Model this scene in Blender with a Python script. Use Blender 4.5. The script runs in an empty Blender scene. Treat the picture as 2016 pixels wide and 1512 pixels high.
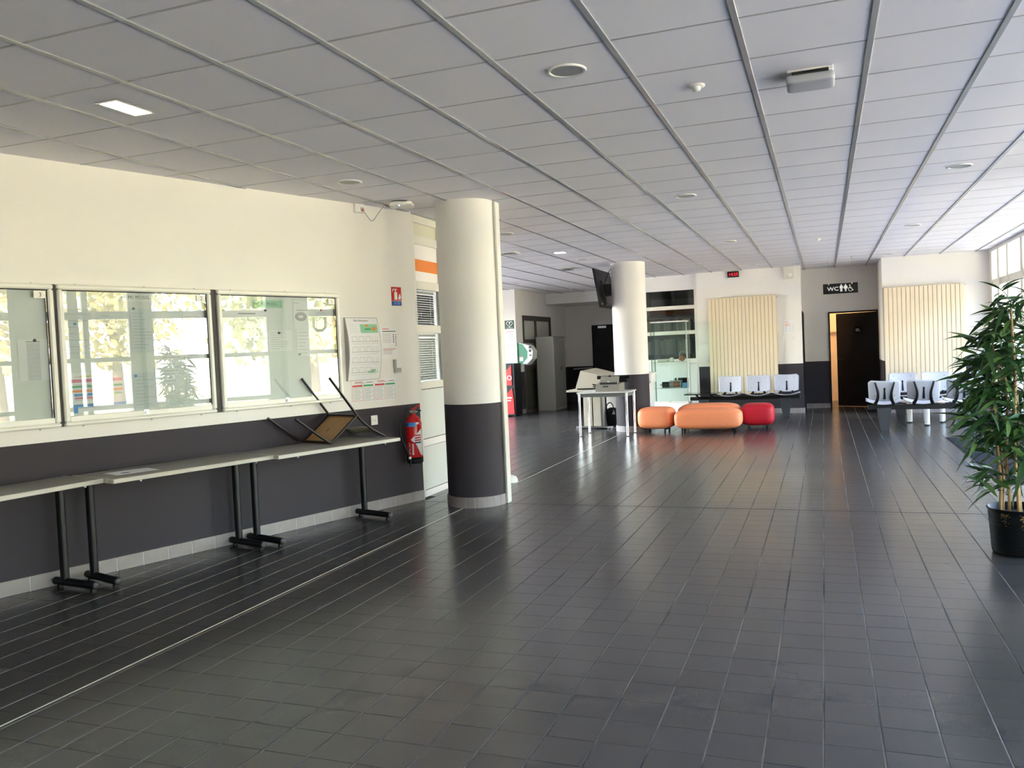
import bpy, math, random
from mathutils import Vector, Matrix
random.seed(7)
sc = bpy.context.scene
COL = sc.collection

# ------------------------------------------------------------------ camera, sky, sun, exposure
CZ, CEIL = 1.48, 2.96
FPX, YAW, PITCH, ROLL = 1651.43768, -0.357198438, -0.0377561603, -0.044476082
def cam_axes():
    cy, sy = math.cos(YAW), math.sin(YAW)
    fw = Vector((sy*math.cos(PITCH), cy*math.cos(PITCH), math.sin(PITCH)))
    ri = Vector((cy, -sy, 0)); up = ri.cross(fw)
    c, s = math.cos(ROLL), math.sin(ROLL)
    return ri*c + up*s, up*c - ri*s, fw
RI, UP, FW = cam_axes()
cam = bpy.data.cameras.new('camera'); camo = bpy.data.objects.new('camera', cam); COL.objects.link(camo)
cam.sensor_fit = 'HORIZONTAL'; cam.sensor_width = 36.0; cam.lens = FPX/2016*36.0; cam.clip_start = 0.05; cam.clip_end = 500
m = Matrix((RI, UP, -FW)).transposed().to_4x4(); m.translation = (0, 0, CZ); camo.matrix_world = m
sc.camera = camo
def project(p):
    d = Vector(p) - Vector((0, 0, CZ)); z = d.dot(FW)
    if z < 0.1: return None
    return 1008 + FPX*d.dot(RI)/z, 756 - FPX*d.dot(UP)/z, z

world = bpy.data.worlds.new('sky'); sc.world = world; world.use_nodes = True
wn = world.node_tree.nodes; wl = world.node_tree.links
bg = wn['Background']; sky = wn.new('ShaderNodeTexSky'); sky.sky_type = 'NISHITA'; sky.sun_disc = False
sky.sun_elevation = math.radians(48); sky.sun_rotation = math.radians(250); sky.air_density = 1.0; sky.dust_density = 2.0
wl.new(sky.outputs[0], bg.inputs[0]); bg.inputs[1].default_value = 0.75
sun = bpy.data.lights.new('sun', 'SUN'); sun.energy = 8.5; sun.angle = math.radians(0.6); sun.color = (1.0, 0.88, 0.81)
suno = bpy.data.objects.new('sun', sun); COL.objects.link(suno)
suno.rotation_euler = Vector((0.30, 0.50, -0.80)).to_track_quat('-Z', 'Y').to_euler()
def portal(name, loc, rot, sx, sy):
    a = bpy.data.lights.new(name, 'AREA'); a.shape = 'RECTANGLE'; a.size = sx; a.size_y = sy; a.cycles.is_portal = True
    o = bpy.data.objects.new(name, a); COL.objects.link(o); o.location = loc; o.rotation_euler = rot
portal('added_window_portal', (-9.75, 14.0, 1.6), (math.radians(90), 0, math.radians(-90)), 4.2, 2.6)  # guides daylight through the unseen windows added on the far left
portal('window_portal', (3.25, 7.2, 1.5), (math.radians(90), 0, math.radians(90)), 20.6, 3.0)
sc.view_settings.view_transform = 'Standard'; sc.view_settings.look = 'None'
sc.view_settings.exposure = 3.3; sc.view_settings.gamma = 1.0; sc.view_settings.use_curve_mapping = False
try:
    sc.cycles.use_denoising = True; sc.cycles.max_bounces = 10; sc.cycles.diffuse_bounces = 6
    sc.cycles.glossy_bounces = 5; sc.cycles.transparent_max_bounces = 16; sc.cycles.sample_clamp_indirect = 8.0
    sc.cycles.caustics_reflective = False; sc.cycles.caustics_refractive = False
except Exception: pass

# ------------------------------------------------------------------ materials
MATS = {}
def mat(name, col, rough=0.5, metal=0.0, spec=0.5, var=0.0, vscale=6.0, bump=0.0, bscale=60.0, emit=None, estr=0.0):
    mt = bpy.data.materials.new(name); mt.use_nodes = True; nt = mt.node_tree; b = nt.nodes['Principled BSDF']
    b.inputs['Base Color'].default_value = (*col, 1); b.inputs['Roughness'].default_value = rough
    b.inputs['Metallic'].default_value = metal; b.inputs['Specular IOR Level'].default_value = spec
    geo = nt.nodes.new('ShaderNodeNewGeometry')
    if var > 0:
        nz = nt.nodes.new('ShaderNodeTexNoise'); nz.inputs['Scale'].default_value = vscale; nz.inputs['Detail'].default_value = 4
        nt.links.new(geo.outputs['Position'], nz.inputs['Vector'])
        mx = nt.nodes.new('ShaderNodeMix'); mx.data_type = 'RGBA'
        mx.inputs['A'].default_value = (*[c*(1-var) for c in col], 1); mx.inputs['B'].default_value = (*[min(1, c*(1+var)) for c in col], 1)
        nt.links.new(nz.outputs['Fac'], mx.inputs['Factor']); nt.links.new(mx.outputs['Result'], b.inputs['Base Color'])
    if bump > 0:
        n2 = nt.nodes.new('ShaderNodeTexNoise'); n2.inputs['Scale'].default_value = bscale; n2.inputs['Detail'].default_value = 3
        nt.links.new(geo.outputs['Position'], n2.inputs['Vector'])
        bp = nt.nodes.new('ShaderNodeBump'); bp.inputs['Strength'].default_value = bump; bp.inputs['Distance'].default_value = 0.004
        nt.links.new(n2.outputs['Fac'], bp.inputs['Height']); nt.links.new(bp.outputs['Normal'], b.inputs['Normal'])
    if emit:
        b.inputs['Emission Color'].default_value = (*emit, 1); b.inputs['Emission Strength'].default_value = estr
    MATS[name] = mt; return mt
def glass(name, tint=(1, 1, 1), ior=1.5, rough=0.0):
    mt = bpy.data.materials.new(name); mt.use_nodes = True; nt = mt.node_tree; nt.nodes.remove(nt.nodes['Principled BSDF'])
    out = nt.nodes['Material Output']; tr = nt.nodes.new('ShaderNodeBsdfTransparent'); tr.inputs[0].default_value = (*tint, 1)
    gl = nt.nodes.new('ShaderNodeBsdfGlossy'); gl.inputs['Roughness'].default_value = rough; gl.inputs['Color'].default_value = (1, 1, 1, 1)
    fr = nt.nodes.new('ShaderNodeFresnel')
    ge = nt.nodes.new('ShaderNodeNewGeometry'); mr = nt.nodes.new('ShaderNodeMapRange'); mr.inputs['To Min'].default_value = ior; mr.inputs['To Max'].default_value = 1/ior
    nt.links.new(ge.outputs['Backfacing'], mr.inputs['Value']); nt.links.new(mr.outputs[0], fr.inputs[0])   # thin pane: both faces reflect alike
    mx = nt.nodes.new('ShaderNodeMixShader')
    nt.links.new(fr.outputs[0], mx.inputs[0]); nt.links.new(tr.outputs[0], mx.inputs[1]); nt.links.new(gl.outputs[0], mx.inputs[2])
    nt.links.new(mx.outputs[0], out.inputs[0]); MATS[name] = mt; return mt
def two_tone(name, hi, lo, zline=1.0):
    mt = mat(name, hi, 0.65, spec=0.2, bump=0.05, bscale=180); nt = mt.node_tree; b = nt.nodes['Principled BSDF']
    g = [n for n in nt.nodes if n.type == 'NEW_GEOMETRY'][0]
    sp = nt.nodes.new('ShaderNodeSeparateXYZ'); nt.links.new(g.outputs['Position'], sp.inputs[0])
    gt = nt.nodes.new('ShaderNodeMath'); gt.operation = 'GREATER_THAN'; gt.inputs[1].default_value = zline; nt.links.new(sp.outputs['Z'], gt.inputs[0])
    nz = nt.nodes.new('ShaderNodeTexNoise'); nz.inputs['Scale'].default_value = 1.3; nz.inputs['Detail'].default_value = 5; nt.links.new(g.outputs['Position'], nz.inputs['Vector'])
    mr = nt.nodes.new('ShaderNodeMapRange'); mr.inputs['To Min'].default_value = 0.94; mr.inputs['To Max'].default_value = 1.04; nt.links.new(nz.outputs['Fac'], mr.inputs['Value'])
    mx = nt.nodes.new('ShaderNodeMix'); mx.data_type = 'RGBA'; mx.inputs['A'].default_value = (*lo, 1); mx.inputs['B'].default_value = (*hi, 1)
    nt.links.new(gt.outputs[0], mx.inputs['Factor'])
    vm = nt.nodes.new('ShaderNodeVectorMath'); vm.operation = 'SCALE'; nt.links.new(mx.outputs['Result'], vm.inputs[0]); nt.links.new(mr.outputs[0], vm.inputs['Scale'])
    nt.links.new(vm.outputs[0], b.inputs['Base Color']); return mt
WALL = two_tone('wall_paint', (0.80, 0.775, 0.755), (0.044, 0.038, 0.047))
def floor_mat():
    mt = mat('floor_tile', (0.07, 0.068, 0.068), 0.34, spec=0.5); nt = mt.node_tree; b = nt.nodes['Principled BSDF']
    g = [n for n in nt.nodes if n.type == 'NEW_GEOMETRY'][0]
    def N(t): return nt.nodes.new(t)
    L = nt.links.new
    mp = N('ShaderNodeMapping'); mp.inputs['Location'].default_value = (0.041, -3.397, 0); L(g.outputs['Position'], mp.inputs['Vector'])
    dv = N('ShaderNodeVectorMath'); dv.operation = 'DIVIDE'; dv.inputs[1].default_value = (0.2018, 0.1975, 1); L(mp.outputs[0], dv.inputs[0])
    fl = N('ShaderNodeVectorMath'); fl.operation = 'FLOOR'; L(dv.outputs[0], fl.inputs[0])
    wn_ = N('ShaderNodeTexWhiteNoise'); L(fl.outputs[0], wn_.inputs['Vector'])
    big = N('ShaderNodeTexNoise'); big.inputs['Scale'].default_value = 0.9; big.inputs['Detail'].default_value = 6; L(g.outputs['Position'], big.inputs['Vector'])
    fine = N('ShaderNodeTexNoise'); fine.inputs['Scale'].default_value = 260; fine.inputs['Detail'].default_value = 2; L(g.outputs['Position'], fine.inputs['Vector'])
    ad = N('ShaderNodeMath'); ad.operation = 'MULTIPLY_ADD'; L(wn_.outputs['Value'], ad.inputs[0]); ad.inputs[1].default_value = 0.16; L(big.outputs['Fac'], ad.inputs[2])
    a2 = N('ShaderNodeMath'); a2.operation = 'MULTIPLY_ADD'; L(fine.outputs['Fac'], a2.inputs[0]); a2.inputs[1].default_value = 0.5; L(ad.outputs[0], a2.inputs[2])
    rp = N('ShaderNodeMapRange'); rp.inputs['From Min'].default_value = 0.35; rp.inputs['From Max'].default_value = 1.45; L(a2.outputs[0], rp.inputs['Value'])
    mx = N('ShaderNodeMix'); mx.data_type = 'RGBA'; mx.inputs['A'].default_value = (0.040, 0.0375, 0.037, 1); mx.inputs['B'].default_value = (0.080, 0.076, 0.075, 1)
    L(rp.outputs[0], mx.inputs['Factor'])
    # scuffs: pale smears in the walked zone
    mp2 = N('ShaderNodeMapping'); mp2.inputs['Scale'].default_value = (1.4, 3.4, 1); mp2.inputs['Rotation'].default_value = (0, 0, 0.25); L(g.outputs['Position'], mp2.inputs['Vector'])
    sn = N('ShaderNodeTexNoise'); sn.inputs['Scale'].default_value = 2.1; sn.inputs['Detail'].default_value = 7; sn.inputs['Roughness'].default_value = 0.62; L(mp2.outputs[0], sn.inputs['Vector'])
    sr = N('ShaderNodeMapRange'); sr.inputs['From Min'].default_value = 0.655; sr.inputs['From Max'].default_value = 0.78; L(sn.outputs['Fac'], sr.inputs['Value'])
    sx = N('ShaderNodeSeparateXYZ'); L(g.outputs['Position'], sx.inputs[0])
    zr = N('ShaderNodeMapRange'); zr.inputs['From Min'].default_value = -1.2; zr.inputs['From Max'].default_value = 0.6; zr.inputs['To Max'].default_value = 0.55; L(sx.outputs['X'], zr.inputs['Value'])
    ml = N('ShaderNodeMath'); ml.operation = 'MULTIPLY'; L(sr.outputs[0], ml.inputs[0]); L(zr.outputs[0], ml.inputs[1])
    m2 = N('ShaderNodeMix'); m2.data_type = 'RGBA'; m2.inputs['B'].default_value = (0.34, 0.34, 0.36, 1); L(ml.outputs[0], m2.inputs['Factor']); L(mx.outputs['Result'], m2.inputs['A'])
    L(m2.outputs['Result'], b.inputs['Base Color'])
    rr = N('ShaderNodeMapRange'); rr.inputs['To Min'].default_value = 0.17; rr.inputs['To Max'].default_value = 0.30; L(big.outputs['Fac'], rr.inputs['Value']); L(rr.outputs[0], b.inputs['Roughness'])
    bp = N('ShaderNodeBump'); bp.inputs['Strength'].default_value = 0.05; bp.inputs['Distance'].default_value = 0.001; L(fine.outputs['Fac'], bp.inputs['Height']); L(bp.outputs[0], b.inputs['Normal'])
    return mt
FLOOR = floor_mat()
def grout_mat():
    mt = mat('grout', (0.3, 0.3, 0.3), 0.9); nt = mt.node_tree; b = nt.nodes['Principled BSDF']; L = nt.links.new
    g = [n for n in nt.nodes if n.type == 'NEW_GEOMETRY'][0]; sx = nt.nodes.new('ShaderNodeSeparateXYZ'); L(g.outputs['Position'], sx.inputs[0])
    def M(op, a, v=None):
        n = nt.nodes.new('ShaderNodeMath'); n.operation = op; L(a, n.inputs[0])
        if v is not None: n.inputs[1].default_value = v
        return n.outputs[0]
    t = M('ADD', sx.outputs['X'], 0.041+0.2018*100); t = M('DIVIDE', t, 0.2018); t = M('FRACT', t); t = M('SUBTRACT', t, 0.5); t = M('ABSOLUTE', t); t = M('GREATER_THAN', t, 0.478)
    nz = nt.nodes.new('ShaderNodeTexNoise'); nz.inputs['Scale'].default_value = 1.6; nz.inputs['Detail'].default_value = 5; L(g.outputs['Position'], nz.inputs['Vector'])
    mr = nt.nodes.new('ShaderNodeMapRange'); mr.inputs['From Min'].default_value = 0.3; mr.inputs['From Max'].default_value = 0.7; L(nz.outputs['Fac'], mr.inputs['Value'])
    pl = nt.nodes.new('ShaderNodeMix'); pl.data_type = 'RGBA'; pl.inputs['A'].default_value = (0.10, 0.095, 0.09, 1); pl.inputs['B'].default_value = (0.42, 0.41, 0.39, 1); L(mr.outputs[0], pl.inputs['Factor'])
    mx = nt.nodes.new('ShaderNodeMix'); mx.data_type = 'RGBA'; mx.inputs['A'].default_value = (0.02, 0.02, 0.02, 1); L(t, mx.inputs['Factor']); L(pl.outputs['Result'], mx.inputs['B']); L(mx.outputs['Result'], b.inputs['Base Color']); return mt
GROUT = grout_mat()
CEILM = mat('ceiling_tile', (0.78, 0.76, 0.80), 0.95, spec=0.1, var=0.05, vscale=0.8, bump=0.25, bscale=240)
RUNNER = mat('ceiling_runner', (0.33, 0.33, 0.345), 0.25, spec=0.6)
TEE = mat('cross_tee', (0.40, 0.39, 0.405), 0.3, spec=0.6)
PLAINW = mat('plain_white', (0.80, 0.78, 0.765), 0.5, var=0.03)
CREAMF = mat('cream_frame', (0.70, 0.68, 0.62), 0.38)
BOARDF = mat('board_frame', (0.80, 0.79, 0.74), 0.30)
BOARDB = mat('board_back', (0.70, 0.72, 0.71), 0.6, var=0.04, vscale=3)
DARKGAP = mat('dark_gap', (0.03, 0.03, 0.03), 0.8)
BGLASS = glass('board_glass', (0.97, 0.99, 0.98), 1.85)
WGLASS = glass('window_glass', (0.96, 0.98, 0.97), 1.35)
VGLASS = glass('vitrine_glass', (0.88, 0.95, 0.92), 1.35)
PGLASS = glass('partition_glass', (0.75, 0.78, 0.76), 1.5)
BLACK = mat('black_metal', (0.007, 0.007, 0.008), 0.4, spec=0.3)
BLACKP = mat('black_plastic', (0.010, 0.010, 0.011), 0.5, spec=0.25, var=0.2, vscale=30)
TTOP = mat('table_laminate', (0.23, 0.22, 0.20), 0.5, var=0.12, vscale=60)
TEDGE = mat('table_edge', (0.50, 0.48, 0.44), 0.4)
SKIRT = mat('skirting_tile', (0.285, 0.25, 0.248), 0.5, var=0.2, vscale=9, bump=0.1)
SJOINT = mat('skirting_joint', (0.58, 0.55, 0.53), 0.9)
PAPER = mat('paper', (0.80, 0.80, 0.82), 0.7)
PAPERG = mat('paper_grey', (0.62, 0.65, 0.67), 0.7)
INK = mat('ink', (0.06, 0.06, 0.07), 0.7)
INKG = mat('ink_grey', (0.32, 0.32, 0.34), 0.7)
RED = mat('red_paint', (0.55, 0.012, 0.015), 0.25)
REDP = mat('red_print', (0.62, 0.05, 0.06), 0.6)
BLUEP = mat('blue_print', (0.03, 0.06, 0.30), 0.5)
LBLUE = mat('light_blue_print', (0.05, 0.25, 0.62), 0.5)
GREENP = mat('green_print', (0.06, 0.36, 0.16), 0.5)
PGREEN = mat('pale_green_print', (0.30, 0.58, 0.38), 0.6)
YELLOWP = mat('yellow_print', (0.75, 0.60, 0.10), 0.6)
ORANGEP = mat('orange_print', (0.80, 0.22, 0.03), 0.6)
PINKP = mat('pink_print', (0.65, 0.18, 0.30), 0.6)
WHITEP = mat('white_print', (0.82, 0.82, 0.82), 0.5)
STEEL = mat('steel', (0.62, 0.62, 0.62), 0.28, metal=1.0)
CHROME = mat('chrome', (0.78, 0.78, 0.78), 0.12, metal=1.0)
GREYF = mat('grey_plastic_frame', (0.32, 0.32, 0.31), 0.4)
BROWN = mat('brown_tube', (0.016, 0.008, 0.007), 0.3, spec=0.35)
PLY = mat('plywood', (0.34, 0.19, 0.07), 0.6, var=0.18, vscale=14)
PLYG = mat('grey_ply', (0.42, 0.38, 0.31), 0.5)
ORANGE = mat('orange_leather', (0.96, 0.31, 0.14), 0.5, var=0.06, vscale=20, bump=0.06, bscale=90)
REDL = mat('red_leather', (0.50, 0.012, 0.028), 0.5, spec=0.3, var=0.08, vscale=20, bump=0.06, bscale=90)
SEATG = mat('seat_grey', (0.50, 0.52, 0.60), 0.35)
RADI = mat('radiator_cream', (0.73, 0.62, 0.46), 0.45)
RADG = mat('radiator_gap', (0.16, 0.13, 0.10), 0.8)
DOORD = mat('door_dark', (0.010, 0.009, 0.011), 0.5, spec=0.25)
GREYM = mat('cabinet_grey', (0.36, 0.36, 0.33), 0.45)
GREYM2 = mat('cabinet_shutter', (0.24, 0.24, 0.22), 0.5)
BROWNF = mat('brown_frame', (0.055, 0.045, 0.038), 0.5)
BEIGE = mat('beige_plastic', (0.50, 0.46, 0.37), 0.5)
BEIGED = mat('beige_dark', (0.30, 0.27, 0.22), 0.5)
OLIVE = mat('typewriter_grey', (0.27, 0.25, 0.21), 0.45)
GREENB = mat('green_cabinet', (0.015, 0.20, 0.10), 0.4)
AEDG = mat('dark_green_print', (0.012, 0.055, 0.035), 0.5)
BLIND = mat('blind_slat', (0.10, 0.105, 0.10), 0.5)
BLIND_LIT = mat('blind_slat_lit', (0.55, 0.57, 0.53), 0.5)  # paler slats: light and reflection on the lower blind put into the colour
CREAMP = mat('cream_panel', (0.62, 0.60, 0.48), 0.6)
WPANEL = mat('white_panel', (0.84, 0.80, 0.80), 0.5)
PANELG = mat('lower_panel', (0.66, 0.67, 0.65), 0.5)
CANE = mat('bamboo_cane', (0.50, 0.30, 0.12), 0.5, var=0.3, vscale=25)
LEAF = mat('leaf_green', (0.042, 0.115, 0.030), 0.42, var=0.45, vscale=7)
LEAF2 = mat('leaf_light', (0.13, 0.25, 0.06), 0.42, var=0.35, vscale=7)
SOIL = mat('soil', (0.03, 0.02, 0.015), 0.95)
MATM = mat('entrance_mat', (0.012, 0.012, 0.013), 0.95, spec=0.05, var=0.3, vscale=40)
LED = mat('led_panel', (0.9, 0.9, 0.9), 0.4, emit=(1.0, 0.93, 0.82), estr=2.2)
LEDRED = mat('led_digits', (0.8, 0.02, 0.03), 0.4, emit=(1.0, 0.02, 0.05), estr=0.11)
WARMW = mat('wc_wall', (0.80, 0.66, 0.48), 0.6)
GRASS = mat('grass', (0.38, 0.325, 0.15), 0.9, var=0.25, vscale=0.6)
PATH = mat('path', (0.27, 0.265, 0.27), 0.9, var=0.1)
BARK = mat('bark', (0.10, 0.07, 0.05), 0.9, var=0.3)
FOL = [mat('foliage_a', (0.36, 0.30, 0.12), 0.8, var=0.4, vscale=0.8), mat('foliage_b', (0.23, 0.23, 0.10), 0.8, var=0.4, vscale=0.8), mat('foliage_c', (0.44, 0.34, 0.18), 0.8, var=0.4, vscale=0.8)]
BALLB = mat('brown_wood', (0.26, 0.10, 0.06), 0.5, var=0.3, vscale=30)
BINDER = [mat('binder_pale', (0.48, 0.50, 0.42), 0.6), mat('binder_grey', (0.30, 0.31, 0.27), 0.6), mat('binder_cream', (0.60, 0.58, 0.48), 0.6)]
BEIGET = mat('beige_table', (0.66, 0.50, 0.42), 0.4)

# ------------------------------------------------------------------ mesh helpers
class MB:
    def __init__(s): s.v = []; s.f = []; s.sm = []
    def add(s, vs, fs, sm=False):
        k = len(s.v); s.v += [tuple(p) for p in vs]; s.f += [tuple(i+k for i in f) for f in fs]; s.sm += [sm]*len(fs); return s
    def box(s, x0, x1, y0, y1, z0, z1):
        return s.add([(x0,y0,z0),(x1,y0,z0),(x1,y1,z0),(x0,y1,z0),(x0,y0,z1),(x1,y0,z1),(x1,y1,z1),(x0,y1,z1)],
                     [(3,2,1,0),(4,5,6,7),(0,1,5,4),(1,2,6,5),(2,3,7,6),(3,0,4,7)])
    def bbox(s, x0, x1, y0, y1, z0, z1, b=0.004):   # chamfered box
        pts = []; 
        X=(x0,x1); Y=(y0,y1); Z=(z0,z1)
        idx = {}
        for i in (0,1):
            for j in (0,1):
                for k in (0,1):
                    sx, sy, sz = (b if i==0 else -b), (b if j==0 else -b), (b if k==0 else -b)
                    idx[i,j,k] = (len(pts), len(pts)+1, len(pts)+2)
                    pts += [(X[i], Y[j]+sy, Z[k]+sz), (X[i]+sx, Y[j], Z[k]+sz), (X[i]+sx, Y[j]+sy, Z[k])]
        F = []
        def q(a): F.append(tuple(a))
        for i in (0,1):
            o = [idx[i,0,0][0], idx[i,1,0][0], idx[i,1,1][0], idx[i,0,1][0]]; q(o if i==1 else o[::-1])
        for j in (0,1):
            o = [idx[0,j,0][1], idx[1,j,0][1], idx[1,j,1][1], idx[0,j,1][1]]; q(o if j==0 else o[::-1])
        for k in (0,1):
            o = [idx[0,0,k][2], idx[1,0,k][2], idx[1,1,k][2], idx[0,1,k][2]]; q(o if k==1 else o[::-1])
        for j in (0,1):
            for k in (0,1): o=[idx[0,j,k][1], idx[1,j,k][1], idx[1,j,k][2], idx[0,j,k][2]]; q(o if (j==0)==(k==1) else o[::-1])
        for i in (0,1):
            for k in (0,1): o=[idx[i,0,k][0], idx[i,1,k][0], idx[i,1,k][2], idx[i,0,k][2]]; q(o if (i==1)==(k==1) else o[::-1])
        for i in (0,1):
            for j in (0,1): o=[idx[i,j,0][0], idx[i,j,1][0], idx[i,j,1][1], idx[i,j,0][1]]; q(o if (i==0)==(j==0) else o[::-1])
        for t in idx: 
            o=list(idx[t]); q(o if (sum(t)%2==1) else o[::-1])
        return s.add(pts, F)
    def cyl(s, p0, p1, r0, r1=None, n=14, caps=True):
        r1 = r0 if r1 is None else r1
        p0, p1 = Vector(p0), Vector(p1); d = (p1-p0).normalized()
        a = d.orthogonal().normalized(); b = d.cross(a)
        vs = []
        for p, r in ((p0, r0), (p1, r1)):
            for i in range(n):
                t = 2*math.pi*i/n; vs.append(p + (a*math.cos(t)+b*math.sin(t))*r)
        s.add(vs, [(i, (i+1)%n, n+(i+1)%n, n+i) for i in range(n)], True)
        if caps: s.add(vs[:n], [tuple(range(n))[::-1]]); s.add(vs[n:], [tuple(range(n))])
        return s
    def tube(s, pts, r, n=10, caps=True):
        pts = [Vector(p) for p in pts]; rs = r if isinstance(r, (list, tuple)) else [r]*len(pts)
        a = None; vs = []
        for i, p in enumerate(pts):
            d = (pts[min(i+1, len(pts)-1)] - pts[max(i-1, 0)]).normalized()
            a = d.orthogonal().normalized() if a is None else (a - d*a.dot(d)).normalized()
            b = d.cross(a)
            for k in range(n):
                t = 2*math.pi*k/n; vs.append(p + (a*math.cos(t)+b*math.sin(t))*rs[i])
        fs = []
        for i in range(len(pts)-1):
            for k in range(n): fs.append((i*n+k, i*n+(k+1)%n, (i+1)*n+(k+1)%n, (i+1)*n+k))
        s.add(vs, fs, True)
        if caps: s.add(vs[:n], [tuple(range(n))[::-1]]); s.add(vs[-n:], [tuple(range(n))])
        return s
    def lathe(s, prof, c=(0,0,0), n=32, sm=True, axis='z'):
        vs = []
        for r, z in prof:
            for i in range(n):
                t = 2*math.pi*i/n
                if axis == 'z': vs.append((c[0]+r*math.cos(t), c[1]+r*math.sin(t), c[2]+z))
                else: vs.append((c[0]+r*math.cos(t), c[1]-z, c[2]+r*math.sin(t)))
        fs = []
        for k in range(len(prof)-1):
            for i in range(n): fs.append((k*n+i, k*n+(i+1)%n, (k+1)*n+(i+1)%n, (k+1)*n+i))
        return s.add(vs, fs, sm)
    def prism_xz(s, poly, y0, y1):
        n = len(poly); vs = [(x, y0, z) for x, z in poly] + [(x, y1, z) for x, z in poly]
        return s.add(vs, [tuple(range(n)), tuple(range(n, 2*n))[::-1]] + [((i+1)%n, i, n+i, n+(i+1)%n) for i in range(n)])
    def prism_xy(s, poly, z0, z1):
        n = len(poly); vs = [(x, y, z0) for x, y in poly] + [(x, y, z1) for x, y in poly]
        return s.add(vs, [tuple(range(n))[::-1], tuple(range(n, 2*n))] + [(i, (i+1)%n, n+(i+1)%n, n+i) for i in range(n)])
    def prism_yz(s, poly, x0, x1):
        n = len(poly); vs = [(x0, y, z) for y, z in poly] + [(x1, y, z) for y, z in poly]
        return s.add(vs, [tuple(range(n))[::-1], tuple(range(n, 2*n))] + [(i, (i+1)%n, n+(i+1)%n, n+i) for i in range(n)])
    def disc_xz(s, cx, cz, r, y, n=16): return s.add([(cx+r*math.cos(2*math.pi*i/n), y, cz+r*math.sin(2*math.pi*i/n)) for i in range(n)], [tuple(range(n))])
    def sq(s, c, a, b, h, e1=0.35, e2=0.35, nu=40, nv=20):  # superellipsoid
        def cc(t, e): w = math.cos(t); return math.copysign(abs(w)**e, w)
        def ss(t, e): w = math.sin(t); return math.copysign(abs(w)**e, w)
        vs = []
        for j in range(nv+1):
            v = -math.pi/2 + math.pi*j/nv
            for i in range(nu):
                u = 2*math.pi*i/nu
                vs.append((c[0]+a*cc(v,e1)*cc(u,e2), c[1]+b*cc(v,e1)*ss(u,e2), c[2]+h*ss(v,e1)))
        fs = [(j*nu+i, j*nu+(i+1)%nu, (j+1)*nu+(i+1)%nu, (j+1)*nu+i) for j in range(nv) for i in range(nu)]
        return s.add(vs, fs, True)
    def mesh(s, name, mt):
        me = bpy.data.meshes.new(name); me.from_pydata(s.v, [], s.f)
        me.polygons.foreach_set('use_smooth', s.sm); me.materials.append(mt); me.update(); return me
    def build(s, name, mt, parent=None, loc=None, rz=None, fix=False):
        me = s.mesh(name, mt)
        if fix:
            import bmesh
            bm = bmesh.new(); bm.from_mesh(me); bmesh.ops.recalc_face_normals(bm, faces=bm.faces); bm.to_mesh(me); bm.free()
        return obj(name, me, parent, loc, rz)
def obj(name, data, parent=None, loc=None, rz=None):
    o = bpy.data.objects.new(name, data); COL.objects.link(o)
    if parent: o.parent = parent
    if loc is not None: o.location = loc
    if rz is not None: o.rotation_euler = (0, 0, rz)
    return o
def tag(o, label, cat, group=None):
    o['label'] = label; o['category'] = cat
    if group: o['group'] = group
    return o
def struct(o, label=None):
    o['kind'] = 'structure'
    if label: o['label'] = label
    return o
def thing(name, label, cat, loc=(0,0,0), rz=0.0, group=None):
    o = bpy.data.objects.new(name, None); COL.objects.link(o); o.empty_display_size = 0.1
    o.location = loc; o.rotation_euler = (0, 0, rz); return tag(o, label, cat, group)
def box(name, mt, parent, *a, b=0.0): return (MB().bbox(*a, b=b) if b else MB().box(*a)).build(name, mt, parent)
def text(body, size, mt, parent, x, y, z, name='lettering', align='LEFT', rot=0.0, thick=0.0, sx=1.0, bold=0.0):
    cu = bpy.data.curves.new('t', 'FONT'); cu.body = body; cu.size = size; cu.align_x = align; cu.resolution_u = 2; cu.extrude = thick; cu.offset = bold
    tmp = bpy.data.objects.new('t', cu); COL.objects.link(tmp)
    dg = bpy.context.evaluated_depsgraph_get(); me = bpy.data.meshes.new_from_object(tmp.evaluated_get(dg))
    bpy.data.objects.remove(tmp); bpy.data.curves.remove(cu)
    c, s_ = math.cos(rot), math.sin(rot)
    for v in me.vertices:
        px, py, pz = v.co; px *= sx; v.co = (px*c - py*s_, -pz, px*s_ + py*c)
    me.materials.clear(); me.materials.append(mt); me.update()
    return obj(name, me, parent, (x, y, z))
def chaikin(pts, it=2):
    pts = [Vector(p) for p in pts]
    for _ in range(it):
        q = [pts[0]]
        for a, b in zip(pts[:-1], pts[1:]): q += [a*0.75+b*0.25, a*0.25+b*0.75]
        pts = q + [pts[-1]]
    return pts
# left wall frame: x = along the wall (to the right seen from the room), y = into the wall, z up
P0 = Vector((-5.165, 4.0, 0)); LT = Vector((1.25, 3.75, 0)).normalized(); LN = Vector((LT.y, -LT.x, 0)); LRZ = math.atan2(LT.y, LT.x)
def W(s, o=0.0, z=0.0): return P0 + LT*s + LN*o + Vector((0, 0, z))

# ================================================================== STRUCTURE
XR = 2.87
MATR = (1.585, 2.80, 9.22, 13.2)     # entrance mat rectangle
def in_frame_area(c, w, h):
    q = [project((c[0]+a*w/2, c[1]+b*h/2, c[2])) for a, b in ((-1,-1),(1,-1),(1,1),(-1,1))]
    if any(p is None for p in q): return 0
    cx = sum(p[0] for p in q)/4; cy = sum(p[1] for p in q)/4
    if not (-20 < cx < 2036 and -20 < cy < 1532): return 0
    return abs(sum(q[i][0]*q[(i+1)%4][1]-q[(i+1)%4][0]*q[i][1] for i in range(4)))/2
def outside_left(x, y, d=0.0): return (Vector((x, y, 0))-P0).dot(LN) < d
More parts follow.
